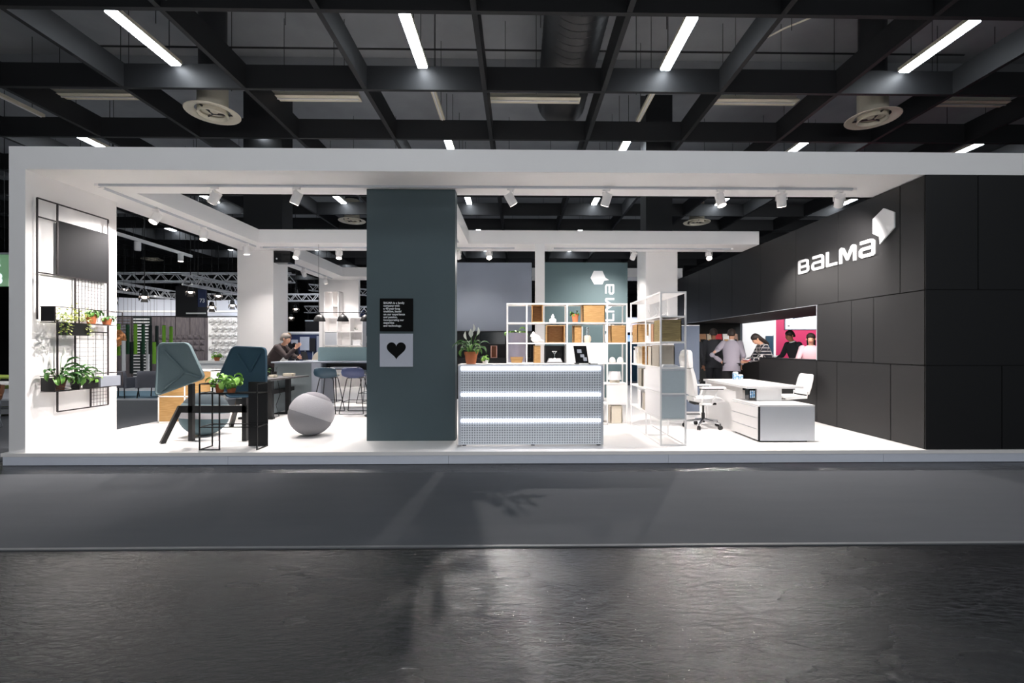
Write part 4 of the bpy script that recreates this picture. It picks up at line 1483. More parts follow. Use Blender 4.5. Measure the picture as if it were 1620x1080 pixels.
t = thing('table_lamp', 'low drum table lamp with a pale shade at the shelving corner', 'lamp', (1.69, 2.17, z0))
MB().lathe((1.69, 2.17, z0 + .05), [(.118, 0), (.10, .145), (.096, .145), (.114, .003)], 28).build('lamp_shade', M['paper'], t, smooth=True)
MB().lathe((1.69, 2.17, z0), [(0, 0), (.085, 0), (.09, .02), (.085, .046), (.02, .06), (.02, .12), (0, .12)], 24).build('base', M['beige'], t, smooth=True)

# tall planter behind the shelving
t = thing('tall_planter', 'tall tapering lilac-grey planter with a leafy plant behind the shelving', 'planter', (-.04, 3.1, P))
MB().lathe((-.04, 3.1, P), [(0, 0), (.10, 0), (.21, 1.62), (.195, 1.62), (.19, 1.56), (0, 1.56)], 32).build('planter', M['planter_lilac'], t, smooth=True)
rr = random.Random(9)
for i in range(26):
    a = i * 2.399
    s_ = rr.uniform(.7, 1.1)
    inst('leaf', LEAF['broad'][i % 3], t, (.08 * math.cos(a), .08 * math.sin(a), 1.55), (rr.uniform(-.3, .4), rr.uniform(-.2, .2), a), (s_, s_, s_))
# black wall units below the blue-grey panel
bu = thing('black_wall_unit', 'long black cabinet with open compartments below the blue-grey panel', 'cabinet', (-.7, 6.2, P))
B(-1.72, .34, 6.04, 6.30, P, 1.2).build('base_carcass', M['black'], bu)
B(-1.72, .34, 6.26, 6.30, 1.2, 1.925).build('back_panel', M['black'], bu)
for zz in (1.21, 1.56, 1.91):
    B(-1.72, .34, 6.0, 6.26, zz - .01, zz + .01).build('shelf', M['black'], bu)
for xx in (-1.71, -1.02, -.33, .33):
    B(xx - .01, xx + .01, 6.0, 6.26, 1.22, 1.90).build('divider', M['black'], bu)
B(-1.0, -.35, 6.0, 6.015, 1.58, 1.89).build('door', M['black_gloss'], bu)
B(-.31, .31, 6.0, 6.015, 1.58, 1.89).build('door', M['black_gloss'], bu)
t = thing('copper_frame', 'small copper-pink upright frame in the black cabinet', 'frame', (-.64, 5.98, 1.22))
q = MB()
xa, xb, za, zb = -.72, -.56, 1.221, 1.54
for a, b, c, d in ((xa, xb, za, za + .014), (xa, xb, zb - .014, zb), (xa, xa + .014, za, zb), (xb - .014, xb, za, zb)):
    q.box(a, b, 6.02, 6.18, c, d)
q.build('frame', M['copper_frame'], t)
B(xa + .01, xb - .01, 6.17, 6.178, za + .01, zb - .01).build('back_panel', M['brown_leather'], t)
t = thing('small_dish', 'small grey dish on the black cabinet beside the copper frame', 'dish', (-.95, 6.1, 1.22))
MB().lathe((-.95, 6.1, 1.221), [(0, 0), (.03, 0), (.06, .035), (.055, .035), (.028, .006), (0, .006)], 20).build('dish', M['silver'], t, smooth=True)
MB().lathe((-.95, 6.1, 1.228), [(0, 0), (.02, 0), (.015, .012), (0, .016)], 12).build('pebble', M['paper'], t, smooth=True)

# ------------------------------------------------------------------ grey acoustic partition
ap = thing('acoustic_partition', 'tall blue-grey acoustic partition behind the end of the shelving', 'partition', (3.38, 3.3, P))
B(3.13, 3.63, 3.27, 3.33, P + .05, 1.93).build('felt_panel', M['felt_blue'], ap, bevel=.006)
B(3.13, 3.63, 3.265, 3.335, 1.93, 1.945).build('top_cap', M['white'], ap)
B(3.13, 3.63, 3.265, 3.335, P + .015, P + .05).build('base_rail', M['white'], ap)
B(3.14, 3.62, 3.2, 3.4, P, P + .015).build('foot_plate', M['black'], ap)

# ------------------------------------------------------------------ executive desk and cabinet
ed = thing('executive_desk', 'white executive desk with a thick top and slab supports', 'desk', (3.9, 1.8, P))
B(3.437, 4.30, .96, 2.6, .875, .91).build('tabletop', M['white_gloss'], ed, bevel=.002)
B(3.437, 4.1, 2.45, 2.5, P, .874).build('end_panel', M['white'], ed)
B(3.46, 3.49, 1.36, 2.45, P, .80).build('modesty_panel', M['white'], ed)
B(3.62, 4.0, 1.02, 1.24, .686, .874).build('support_block', M['white'], ed)
t = thing('cable_box', 'small black socket box hanging beneath the white desk top', 'socket box', (3.55, 1.05, .72))
B(3.50, 3.60, 1.03, 1.15, .70, .873).build('box_body', M['black_gloss'], t)
for i in range(3):
    B(3.515 + .028 * i, 3.535 + .028 * i, 1.026, 1.031, .73, .84).build('socket', M['blue_pack'], t)
pc = thing('drawer_cabinet', 'low white drawer cabinet with a metallic front under the desk end', 'cabinet', (3.8, .9, P))
B(3.40, 4.18, .53, 1.34, P + .02, .66).build('carcass', M['white'], pc)
B(3.395, 4.185, .52, 1.345, .66, .684).build('top', M['white_gloss'], pc, bevel=.002)
B(3.402, 4.18, .515, .53, P + .02, .659).build('end_panel', M['alu'], pc)
B(3.42, 4.1, .56, 1.30, P, P + .02).build('plinth', M['black'], pc)
for k in range(3):
    f = B(3.382, 3.399, .54, 1.34, P + .025 + k * .158, P + .177 + k * .158).build('drawer', M['white'], pc, bevel=.001)
    B(3.380, 3.384, .6, 1.28, P + .172 + k * .158, P + .177 + k * .158).build('grip', M['silver'], f)
B(3.384, 3.404, .515, .535, P + .02, .66).build('corner_strip', M['anthracite'], pc)
for i, (xx, yy, hh, m) in enumerate(((3.98, 2.48, .12, 'blue_pack'), (4.08, 2.5, .07, 'blue_pack'))):
    t = thing('drink_pack', ('taller' if i == 0 else 'shorter') + ' blue and white pack at the far end of the white desk', 'pack', (xx, yy, .911))
    B(xx - .04, xx + .04, yy - .03, yy + .03, .911, .911 + hh).build('carton', M[m], t)
    MB().prism([V(xx - .04, yy - .03, .911 + hh), V(xx - .04, yy + .03, .911 + hh), V(xx - .04, yy, .931 + hh)], (.08, 0, 0)).build('gable_top', M['paper'], t)


def swivel_chair():
    t = thing('executive_chair', 'white high-backed swivel chair with armrests at the white desk', 'chair', (3.08, 1.72, P))
    cx_, cy_ = 3.08, 1.72

    def slab(name, prof, m, wid):
        """prof: (x, z, thickness, half width)"""
        rings = []
        for i, (x, z, th, hw) in enumerate(prof):
            a = prof[max(i - 1, 0)]
            b = prof[min(i + 1, len(prof) - 1)]
            d = V(b[0] - a[0], 0, b[1] - a[1]).normalized()
            nrm = V(d.z, 0, -d.x)
            ring = []
            for k in range(16):
                u = 2 * PI * k / 16
                c, s_ = math.cos(u), math.sin(u)
                c = math.copysign(abs(c) ** .5, c)
                s_ = math.copysign(abs(s_) ** .5, s_)
                ring.append(V(cx_ + x, cy_ + c * hw, P + z) + nrm * s_ * th / 2)
            rings.append(ring)
        MB().loft(rings).build(name, M[m], t, smooth=True)
    slab('backrest', [(-.185, .55, .07, .20), (-.21, .62, .09, .235), (-.22, .74, .10, .245), (-.245, .88, .09, .24), (-.275, 1.0, .08, .225)], 'white_gloss', 0)
    slab('headrest', [(-.278, 1.005, .09, .22), (-.29, 1.08, .11, .225), (-.295, 1.17, .12, .21), (-.285, 1.26, .10, .19), (-.275, 1.29, .05, .15)], 'white_gloss', 0)
    slab('seat', [(-.24, .49, .07, .22), (-.1, .475, .10, .25), (.1, .48, .10, .25), (.22, .475, .08, .235), (.27, .455, .04, .2)], 'white_gloss', 0)
    slab('seat_pan', [(-.18, .42, .05, .15), (0, .405, .05, .17), (.16, .41, .04, .15)], 'black', 0)
    for sy in (-1, 1):
        y = cy_ + sy * .285
        MB().tube([(cx_ - .16, y - sy * .04, P + .42), (cx_ + .02, y, P + .42), (cx_ + .06, y, P + .5), (cx_ + .12, y, P + .66)], [.018, .024, .02, .016], n=8).build('arm', M['white_gloss'], t, smooth=True)
        MB().tube([(cx_ - .14, y, P + .44), (cx_ - .1, y, P + .56), (cx_ - .06, y, P + .66)], .014, n=8).build('arm_strut', M['white_gloss'], t, smooth=True)
        B(cx_ - .14, cx_ + .2, y - .04, y + .04, P + .66, P + .675).build('arm_bracket', M['black'], t)
        B(cx_ - .16, cx_ + .24, y - .045, y + .045, P + .675, P + .70).build('arm_pad', M['white'], t, bevel=.008)
    MB().ball((cx_ - .16, cy_ - .26, P + .80), .02).build('knob', M['black'], t, smooth=True)
    MB().cyl((cx_, cy_, P + .09), (cx_, cy_, P + .25), .028, n=16).build('gas_cover', M['black'], t, smooth=True)
    MB().cyl((cx_, cy_, P + .25), (cx_, cy_, P + .40), .018, n=16).build('gas_lift', M['black'], t, smooth=True)
    for k in range(5):
        a = 2 * PI * k / 5 + .35
        e = V(cx_ + .30 * math.cos(a), cy_ + .30 * math.sin(a), P + .10)
        l = MB().tube([(cx_, cy_, P + .14), V(cx_, cy_, P + .135).lerp(e, .6), e], [.026, .02, .014], n=8).build('base_leg', M['chrome'], t, smooth=True)
        sd = V(-math.sin(a), math.cos(a), 0)
        q = MB()
        q.cyl(V(e.x, e.y, P + .035) - sd * .022, V(e.x, e.y, P + .035) - sd * .006, .034, n=14)
        q.cyl(V(e.x, e.y, P + .035) + sd * .006, V(e.x, e.y, P + .035) + sd * .022, .034, n=14)
        q.cyl((e.x, e.y, P + .04), (e.x, e.y, P + .10), .008, n=8)
        q.build('caster', M['black'], l, smooth=True)


swivel_chair()
vc = thing('visitor_chair', 'white visitor chair with a thin bent frame behind the white desk', 'chair', (4.9, 2.35, P))
q = MB()
rings = []
for x, z, hw in ((.20, .50, .2), (.23, .62, .215), (.265, .76, .21), (.285, .84, .19), (.288, .86, .15)):
    rings.append([V(4.9 + x + dx_ + .03 * (abs(c) ** 2), 2.35 + c * hw, P + z) for c, dx_ in ((-1, -.012), (-.5, -.012), (0, -.012), (.5, -.012), (1, -.012), (1, .012), (.5, .012), (0, .012), (-.5, .012), (-1, .012))])
q.loft(rings).build('backrest', M['white_gloss'], vc, smooth=True)
B(4.68, 5.1, 2.14, 2.56, P + .44, P + .475).build('seat', M['white_gloss'], vc, bevel=.012)
for sy in (-.2, .2):
    MB().tube([(5.11, 2.35 + sy, P + .55), (5.1, 2.35 + sy, P + .44), (4.72, 2.35 + sy, P + .42), (4.68, 2.35 + sy, P + .38), (4.66, 2.35 + sy, P + .03), (4.70, 2.35 + sy, P + .012), (5.12, 2.35 + sy, P + .012)], .011, n=8).build('frame_tube', M['white'], vc, smooth=True)
MB().cyl((5.12, 2.15, P + .012), (5.12, 2.55, P + .012), .011, n=8).build('rear_runner', M['white'], vc)

# ------------------------------------------------------------------ signs on the teal pillar
def sgn(label, z0, z1, m):
    t = thing('wall_sign', label, 'sign', (-1.74, .69, z0))
    B(-1.977, -1.508, .678, .699, z0, z1).build('board', M[m], t)
    return t


s1 = sgn('square black sign with white sentences on the teal pillar', 1.725, 2.195, 'sign_black')
text('lettering', 'BALMA is a family\ncompany with\na 40-year-long\ntradition, based\non our experience\nand passion,\nincorporating our\nexpertise\nand technology.', s1, (-1.925, .6775, 2.118), (PI / 2, 0, 0), .0405, M['sign_white'], .0005, space=1.0, bold=.0009)
s2 = sgn('square pale sign with a black heart on the teal pillar', 1.222, 1.692, 'sign_pale')
pts = []
for k in range(40):
    a = 2 * PI * k / 40
    pts.append(V(-1.7425 + .0085 * 16 * math.sin(a) ** 3, .678, 1.468 + .0085 * (13 * math.cos(a) - 5 * math.cos(2 * a) - 2 * math.cos(3 * a) - math.cos(4 * a))))
MB().prism(pts, (0, -.002, 0)).build('heart', M['sign_black'], s2)

# ------------------------------------------------------------------ people
def person(label, loc, rz, h=1.75, lean=0., nod=0., arms=None, skin='skin', hair='hair_dark', top='suit_dark', legs='cloth_black', hair_long=False, bald=False, jacket_hem=.80, legspread=.10, collar=None):
    """local frame: feet at the origin, facing +Y, +X is the figure's right; arms: {'l': (elbow, wrist), 'r': ...} in that frame for a 1.75 m figure"""
    k = h / 1.75
    root = thing('person', label, 'person', loc)
    hip = V(0, 0, .95)

    def up(p, extra=0):
        p = V(*p)
        d = p - hip
        c, s_ = math.cos(lean), math.sin(lean)
        return hip + V(d.x, d.y * c + d.z * s_, -d.y * s_ + d.z * c)
    neck0, neck1 = up((0, -.01, 1.46)), up((0, .01, 1.53))

    def hd(p):
        p = V(*p)
        d = p - V(0, .01, 1.53)
        a = lean * .6 + nod
        c, s_ = math.cos(a), math.sin(a)
        return neck1 + V(d.x, d.y * c + d.z * s_, -d.y * s_ + d.z * c)
    arms = arms or {}
    sh = {'r': up((.175, 0, 1.42)), 'l': up((-.175, 0, 1.42))}
    el, wr = {}, {}
    for sd, sg in (('r', 1), ('l', -1)):
        e, w = arms.get(sd, ((sg * .25, -.02, 1.13), (sg * .25, .1, .88)))
        el[sd], wr[sd] = V(*e), V(*w)
    verts, edges, rad = [], [], []

    def add(p, r, par=None):
        verts.append(p)
        rad.append(r)
        if par is not None:
            edges.append((par, len(verts) - 1))
        return len(verts) - 1
    pel = add(hip, .115)
    sp = add(up((0, .0, 1.12)), .105, pel)
    ch = add(up((0, .0, 1.31)), .12, sp)
    n0 = add(neck0, .06, ch)
    n1 = add(neck1, .05, n0)
    jw = add(hd((0, .045, 1.585)), .066, n1)
    fm = add(hd((0, .03, 1.655)), .085, jw)
    cr = add(hd((0, .015, 1.725)), .066, fm)
    ns = add(hd((0, .118, 1.64)), .013, fm)
    for sd, sg in (('r', 1), ('l', -1)):
        a = add(sh[sd], .052, ch)
        b = add(el[sd], .038, a)
        c = add(wr[sd], .026, b)
        hh = add(V(sg * .09, 0, .88), .085, pel)
        kn = add(V(sg * (legspread + .0), .02, .50), .055, hh)
        an = add(V(sg * (legspread + .02), -.02, .09), .038, kn)
        add(V(sg * (legspread + .03), .10, .04), .032, an)
    me = bpy.data.meshes.new('body')
    me.from_pydata([v * k for v in verts], edges, [])
    body = bpy.data.objects.new('body', me)
    COL.objects.link(body)
    body.parent = root
    ORG[body.name] = ORG[root.name]
    md = body.modifiers.new('skin', 'SKIN')
    md.use_smooth_shade = True
    for i, sv in enumerate(me.skin_vertices[0].data):
        sv.radius = (rad[i] * k, rad[i] * k)
        sv.use_root = (i == pel)
    sub = body.modifiers.new('sub', 'SUBSURF')
    sub.levels = sub.render_levels = 1
    me.materials.append(M[skin])
    L0 = V(*loc)

    def part(nm, mb, m, par=root, sm=True):
        for v in mb.bm.verts:
            v.co = v.co * k + L0
        return mb.build(nm, M[m], par, smooth=sm)

    def ring(c, rx, ry, fz=up, n=18):
        return [fz((c[0] + rx * math.cos(2 * PI * i / n), c[1] + ry * math.sin(2 * PI * i / n), c[2])) for i in range(n)]
    # jacket or shirt: torso and sleeves
    q = MB()
    q.loft([ring((0, 0, jacket_hem), .20, .145), ring((0, 0, .93), .195, .14), ring((0, 0, 1.08), .178, .125), ring((0, .005, 1.22), .195, .135), ring((0, .005, 1.34), .212, .132), ring((0, 0, 1.42), .195, .11), ring((0, -.005, 1.47), .12, .085), ring((0, -.005, 1.495), .072, .07)])
    for sd in 'rl':
        q.tube([sh[sd] + (V(0, 0, 0)), sh[sd].lerp(el[sd], .5), el[sd], el[sd].lerp(wr[sd], .5), el[sd].lerp(wr[sd], .93)], [.078, .066, .056, .05, .042], n=12)
        q.ball(sh[sd], .079, n=12, m=8)
        q.ball(el[sd], .057, n=12, m=8)
    jk = part('jacket', q, top)
    if collar:
        q = MB()
        q.loft([ring((0, .0, 1.485), .073, .07), ring((0, .005, 1.515), .064, .062)], cap=False)
        part('collar', q, collar, jk)
    q = MB()
    idv = lambda p: V(*p)
    for sg in (1, -1):
        q.tube([(sg * .085, 0, .96), (sg * .095, .0, .80), (sg * legspread, .015, .5), (sg * (legspread + .02), -.01, .11)], [.115, .108, .082, .068], n=14)
    q.loft([ring((0, 0, .83), .17, .12, idv), ring((0, 0, .92), .182, .128, idv), ring((0, 0, 1.0), .17, .12, idv)])
    part('trousers', q, legs)
    for sg in (1, -1):
        q = MB()
        cx_ = sg * (legspread + .025)
        q.loft([[V(cx_ + a * .048 * wx, y, z0 + (zt if b else 0)) for a, b in ((-1, 0), (1, 0), (.8, 1), (-.8, 1))] for y, wx, z0, zt in ((-.09, .8, .0, .09), (-.02, 1, 0, .105), (.08, 1.1, 0, .07), (.16, .95, 0, .045), (.19, .5, .005, .03))])
        part('shoe', q, 'shoe', root, False)
    # hands: palm, four fingers and a thumb
    for sd, sg in (('r', 1), ('l', -1)):
        d = (wr[sd] - el[sd]).normalized()
        nrm = d.cross(V(0, 0, 1))
        nrm = nrm.normalized() if nrm.length > .1 else V(sg, 0, 0)
        side = nrm.cross(d).normalized()
        q = MB()
        w0 = wr[sd]
        q.loft([[w0 + d * t + side * a * w + nrm * b * .012 for a, b in ((-1, -.6), (-.5, -1), (.5, -1), (1, -.6), (1, .6), (.5, 1), (-.5, 1), (-1, .6))] for t, w in ((-.01, .024), (.03, .034), (.07, .04), (.09, .038))])
        for i, (o, ln) in enumerate(((-.029, .066), (-.010, .078), (.010, .074), (.028, .058))):
            b0 = w0 + d * .085 + side * o
            b1 = b0 + d * ln * .5 + nrm * sg * .006
            b2 = b1 + d * ln * .35 + nrm * sg * .022
            q.tube([b0, b1, b2], [.0085, .008, .0065], n=6)
        b0 = w0 + d * .03 + side * .028
        q.tube([b0, b0 + d * .03 + side * .026, b0 + d * .06 + side * .03 + nrm * sg * .012], [.011, .0095, .007], n=6)
        part('hand', q, skin)
    # hair
    q = MB()
    rings = []
    for z, rx, ry, yo in ((1.60, .07, .045, -.055), (1.64, .088, .075, -.03), (1.69, .094, .10, -.005), (1.735, .085, .093, .005), (1.77, .06, .066, .0), (1.787, .02, .024, -.005)):
        rings.append([hd((rx * math.cos(2 * PI * i / 18), yo + ry * math.sin(2 * PI * i / 18), z)) for i in range(18)])
    if bald:
        rings = rings[:3]
    q.loft(rings)
    if hair_long:
        q.loft([[hd((.088 * w * math.cos(2 * PI * i / 14), -.05 + y + .05 * w * math.sin(2 * PI * i / 14), z)) for i in range(14)] for z, w, y in ((1.70, 1, 0), (1.6, 1.05, -.005), (1.50, 1.0, -.02), (1.40, .8, -.03), (1.36, .4, -.03))])
    part('hair', q, hair)
    for sg in (1, -1):
        q = MB()
        q.ball(hd((sg * .034, .098, 1.66)), .011, n=8, m=6)
        part('eye', q, 'eye')
        q = MB()
        q.ball(hd((sg * .088, .015, 1.645)), .03, .35, .6, 1, n=10, m=6)
        part('ear', q, skin)
    q = MB()
    q.tube([hd((-.028, .102, 1.598)), hd((0, .112, 1.595)), hd((.028, .102, 1.598))], .006, n=6)
    part('mouth', q, 'red' if hair_long else 'skin_dark')
    root.rotation_euler = (0, 0, rz)
    return root


person('man in a light grey jacket seen from behind, hand on hip, beyond the white desk', (5.08, 5.0, P), -.45, 1.76, .12, .25, {'l': ((-.42, -.12, 1.15), (-.22, .04, .99)), 'r': ((.26, .02, 1.13), (.22, .17, .92))}, 'skin', 'hair_dark', 'suit_grey', 'cloth_black', bald=False, jacket_hem=.76, collar='sign_white')
pw = person('person with long brown hair in a black plaid shirt, bending over a red folder', (5.74, 4.5, P), PI / 2 - .15, 1.70, .38, .55, {'l': ((-.27, .32, 1.12), (-.1, .52, 1.06)), 'r': ((.27, .3, 1.12), (.1, .52, 1.06))}, 'skin', 'hair_dark', 'plaid', 'cloth_black', hair_long=True, jacket_hem=.86)
t = thing('folder', 'red folder held by the person in the plaid shirt', 'folder', (5.16, 4.42, 1.2))
MB().prism([V(5.130, 4.300, 1.20), V(5.130, 4.560, 1.20), V(5.190, 4.560, 1.235), V(5.190, 4.300, 1.235)], (0.004, 0, -.012)).build('cover', M['red'], t)
MB().prism([V(5.135, 4.310, 1.206), V(5.135, 4.550, 1.206), V(5.185, 4.550, 1.238), V(5.185, 4.310, 1.238)], (-.001, 0, .003)).build('sheet', M['paper'], t)
person('grey-haired person in a black suit, nearest the acoustic partition', (4.45, 5.8, P), -.6, 1.74, .1, .15, None, 'skin_dark', 'hair_grey', 'suit_black', 'suit_black', jacket_hem=.78)
person('dark-haired person in a charcoal suit between the black suit and the grey jacket', (5.06, 5.95, P), -.3, 1.80, .1, .1, None, 'skin_dark', 'hair_dark', 'suit_dark', 'suit_black', jacket_hem=.78)
person('woman in a pale pink shirt leaning in at the edge of the wall opening', (6.36, 4.0, P), PI * .80, 1.62, .12, .15, {'r': ((.27, .18, 1.12), (.24, .46, 1.09)), 'l': ((-.27, .05, 1.12), (-.2, .26, 1.05))}, 'skin', 'hair_dark', 'cloth_pink', 'cloth_black', hair_long=True)
person('man in a dark suit behind the woman in pink, seen through the wall opening', (6.62, 4.9, P), PI * .55, 1.74, .28, .2, {'r': ((.27, .2, 1.15), (.2, .42, 1.05)), 'l': ((-.3, .1, 1.12), (-.2, .35, 1.02))}, 'skin_dark', 'hair_dark', 'suit_black', 'cloth_black', collar='sign_white')
pm = person('grey-bearded man in a dark jacket leaning on the bar counter, hand at his chin', (-5.62, 4.55, P), -PI / 2, 1.74, .62, -.1, {'r': ((.20, .50, 1.13), (.16, .68, 1.33)), 'l': ((-.2, .47, 1.13), (.06, .70, 1.12))}, 'skin', 'hair_grey', 'cloth_brown', 'cloth_black', bald=False)
person('fair-haired person behind the grey-bearded man, half hidden by the white column', (-6.1, 6.35, P), .2, 1.70, 0, 0, None, 'skin', 'hair_blond', 'suit_black', 'cloth_black')
# scarf of the leaning man, laptop by his hand
t = thing('laptop', 'open grey laptop on the bar counter in front of the leaning man', 'laptop', (-4.85, 4.4, 1.196))
B(-4.72, -4.48, 4.24, 4.52, 1.196, 1.212).build('base', M['silver'], t, bevel=.003)
MB().prism([V(-4.72, 4.24, 1.214), V(-4.72, 4.52, 1.214), V(-4.76, 4.52, 1.40), V(-4.76, 4.24, 1.40)], (-.008, 0, 0)).build('screen', M['anthracite'], t)
t = thing('round_back_chair', 'pale round-backed chair at the bar counter beside the laptop', 'chair', (-4.65, 5.2, P))
pts = []
for k in range(15):
    a = PI * k / 14
    pts.append(V(-4.65 + .23 * math.cos(a), 5.05, 1.17 + .25 * math.sin(a)))
MB().prism([V(-4.42, 5.05, .85)] + pts + [V(-4.88, 5.05, .85)], (0, .04, 0)).build('backrest', M['beige'], t, bevel=.008)
B(-4.88, -4.42, 5.05, 5.48, .80, .85).build('seat', M['beige'], t, bevel=.01)
for sx in (-.19, .19):
    for yy in (5.09, 5.44):
        MB().cyl((-4.65 + sx, yy, P), (-4.65 + sx * .9, yy, .80), .014, n=8).build('leg', M['black'], t)

# ------------------------------------------------------------------ beyond the wall opening: the next stand
struct(B(7.3, 8.40, 9.0, 9.15, .0, 3.6).build('wall_white_neighbour', M['white']))
struct(B(8.40, 11.5, 9.0, 9.15, .0, 3.6).build('wall_pink_neighbour', M['pink']))
t = thing('side_door', 'dark petrol-blue door leaf in the white wall beyond the opening', 'door', (8.2, 8.97, 0))
B(8.06, 8.30, 8.96, 8.995, .0, 1.87).build('leaf', M['blue_dark'], t)
B(8.30, 8.345, 8.955, 8.998, .0, 1.9).build('frame_strip', M['white'], t)
t = thing('lit_poster', 'bright backlit white poster on the pink wall', 'poster', (9.2, 8.97, 2.0))
B(8.68, 10.4, 8.97, 8.999, 2.07, 3.0).build('frame', M['grey_light'], t)
B(8.71, 10.37, 8.962, 8.97, 2.10, 2.97).build('backlit_panel', M['sign_lit'], t)
MB().prism([V(8.93, 8.961, 2.42), V(9.46, 8.961, 2.50), V(9.46, 8.961, 2.60), V(8.93, 8.961, 2.52)], (0, -.002, 0)).build('blue_print', M['navy'], t)
B(8.75, 8.84, 8.959, 8.961, 2.17, 2.21).build('small_print', M['anthracite'], t)
t = thing('white_counter', 'low white counter before the white wall beyond the opening', 'counter', (7.9, 8.4, 0))
B(7.45, 8.05, 8.2, 8.6, .0, 1.2).build('front', M['white'], t)
B(7.40, 8.10, 8.15, 8.65, 1.2, 1.24).build('top', M['white_gloss'], t)
# magazine rack on the end wall of the passage
t = thing('magazine_rack', 'wall rack of leaning magazines at the dark end of the passage', 'rack', (6.0, 8.55, 1.5))
B(5.4, 6.95, 8.44, 8.58, 1.52, 1.54).build('ledge', M['black'], t)
B(5.4, 6.95, 8.43, 8.44, 1.52, 1.58).build('lip', M['black'], t)
for i, (m, c) in enumerate((('paper', 'pale'), ('book_tan', 'tan'), ('beige', 'cream'), ('red', 'red'), ('white', 'white'), ('brown_leather', 'brown'))):
    x = 5.45 + .25 * i
    tt = thing('magazine', c + ' magazine leaning on the rack at the dark end of the passage', 'magazine', (x, 8.5, 1.541), 'magazines on the passage rack')
    MB().prism([V(x, 8.47, 1.541), V(x + .22, 8.47, 1.541), V(x + .22, 8.56, 1.92), V(x, 8.56, 1.92)], (0, .008, 0)).build('pages', M['paper'], tt)
    MB().prism([V(x, 8.468, 1.541), V(x + .22, 8.468, 1.541), V(x + .22, 8.558, 1.92), V(x, 8.558, 1.92)], (0, .0015, 0)).build('cover', M[m], tt)
    MB().prism([V(x + .03, 8.481, 1.60), V(x + .19, 8.481, 1.60), V(x + .19, 8.517, 1.75), V(x + .03, 8.517, 1.75)], (0, -.0025 - .001, 0)).build('cover_picture', M['anthracite' if i % 2 else 'oak_h'], tt)
area('passage_lamp', (6.1, 7.4, 2.22), (.6, .3), 14, (1, .9, .78))
area('passage_lamp', (5.75, 3.2, 2.22), (.3, .3), 34, (1, .95, .9))
# rear gap beside the teal wall: dark stand with a lit violet sign and a blue screen
t = thing('rear_sign', 'violet backlit sign far behind, in the gap beside the teal wall', 'sign', (3.7, 14.0, 1.9))
B(2.6, 6.0, 14.0, 14.1, 2.15, 2.75).build('backlit_panel', M['violet_lit'], t)
B(2.6, 6.0, 14.0, 14.1, 2.75, 2.8).build('frame', M['silver'], t)
B(2.7, 2.75, 14.02, 14.08, 0, 2.15).build('post', M['silver'], t)
t = thing('rear_screen', 'blue screen far behind, under the violet sign', 'screen', (3.7, 14.2, 1.4))
B(2.8, 5.4, 14.2, 14.25, 1.75, 2.02).build('display', M['blue_lit'], t)
B(2.75, 5.45, 14.25, 14.3, 0.0, 2.05).build('stand_board', M['blue_dark'], t)

# ------------------------------------------------------------------ left: neighbouring stand seen through the open side
struct(B(-19, -8.2, 7.2, 15, .008, .06).build("floor_neighbour", M["grey_floor"]))
struct(B(-18.6, -13.0, 13.6, 13.75, .06, 2.78).build('wall_brown_neighbour', M['brown_wall']))
nw = struct(B(-13.0, -9.9, 13.6, 13.75, .06, 2.78).build('wall_tiled_neighbour', M['white']))
t = thing('header_panel', 'long white header panel above the dark neighbouring wall', 'panel', (-15, 13.5, 2.8))
MB().prism([V(-18.6, 13.45, 2.80), V(-9.9, 13.45, 2.80), V(-9.9, 13.45, 3.45), V(-14.0, 13.45, 3.45), V(-18.6, 13.45, 3.65)], (0, .08, 0)).build('panel_face', M['sign_pale'], t)
B(-18.6, -9.9, 13.40, 13.45, 2.95, 3.02).build('light_rail', M['white_gloss'], t)
for xx in (-17, -13.5, -11):
    MB().cyl((xx, 13.49, 3.4), (xx, 13.49, 8.1), .008, n=6).build('hanger_wire', M['black'], t)
# vertical battens and grain panels of the dark wall
for k in range(9):
    x = -18.5 + .6 * k
    if not -16.2 < x < -15.0:
        B(x, x + .56, 13.56, 13.6, .1, 1.3).build('panel', M['brown_wall'], bpy.data.objects['wall_brown_neighbour'])
    B(x, x + .56, 13.565, 13.6, 2.0, 2.76).build('panel', M['brown_wall'], bpy.data.objects['wall_brown_neighbour'])
rr = random.Random(3)
dw = bpy.data.objects['wall_brown_neighbour']
fac = MB().loft([[V(-.115, 0, -.115), V(.115, 0, -.115), V(.115, 0, .115), V(-.115, 0, .115)], [V(-.02, -.07, -.03), V(.03, -.07, -.03), V(.03, -.07, .02), V(-.02, -.07, .02)]]).mesh('facet_tile', M['brown_wall'])
for r in range(3):
    for c in range(8):
        o = inst('facet_tile', fac, dw, (-14.95 + .245 * c, 13.6, 1.45 + .24 * r), (0, rr.choice((0, PI / 2, PI)), 0))
# striped slat panel
t = thing('slat_panel', 'tall panel of pale horizontal slats on the dark wall, behind green tubes', 'panel', (-15.65, 13.5, .2))
B(-16.0, -15.3, 13.5, 13.56, .2, 2.76).build('backing', M['black_felt'], t)
for k in range(20):
    z = .26 + .125 * k
    B(-15.97, -15.33, 13.46, 13.5, z, z + .055).build('slat', M['white_felt'], t)
t = thing('ribbed_panel', 'grey finely ribbed panel on the dark wall left of the slats', 'panel', (-16.5, 13.5, 1.2))
B(-17.2, -16.1, 13.5, 13.56, 1.3, 2.76).build('backing', M['brown_wall'], t)
for k in range(11):
    z = 1.36 + .125 * k
    B(-17.17, -16.13, 13.47, 13.5, z, z + .05).build('slat', M['chair_grey'], t)
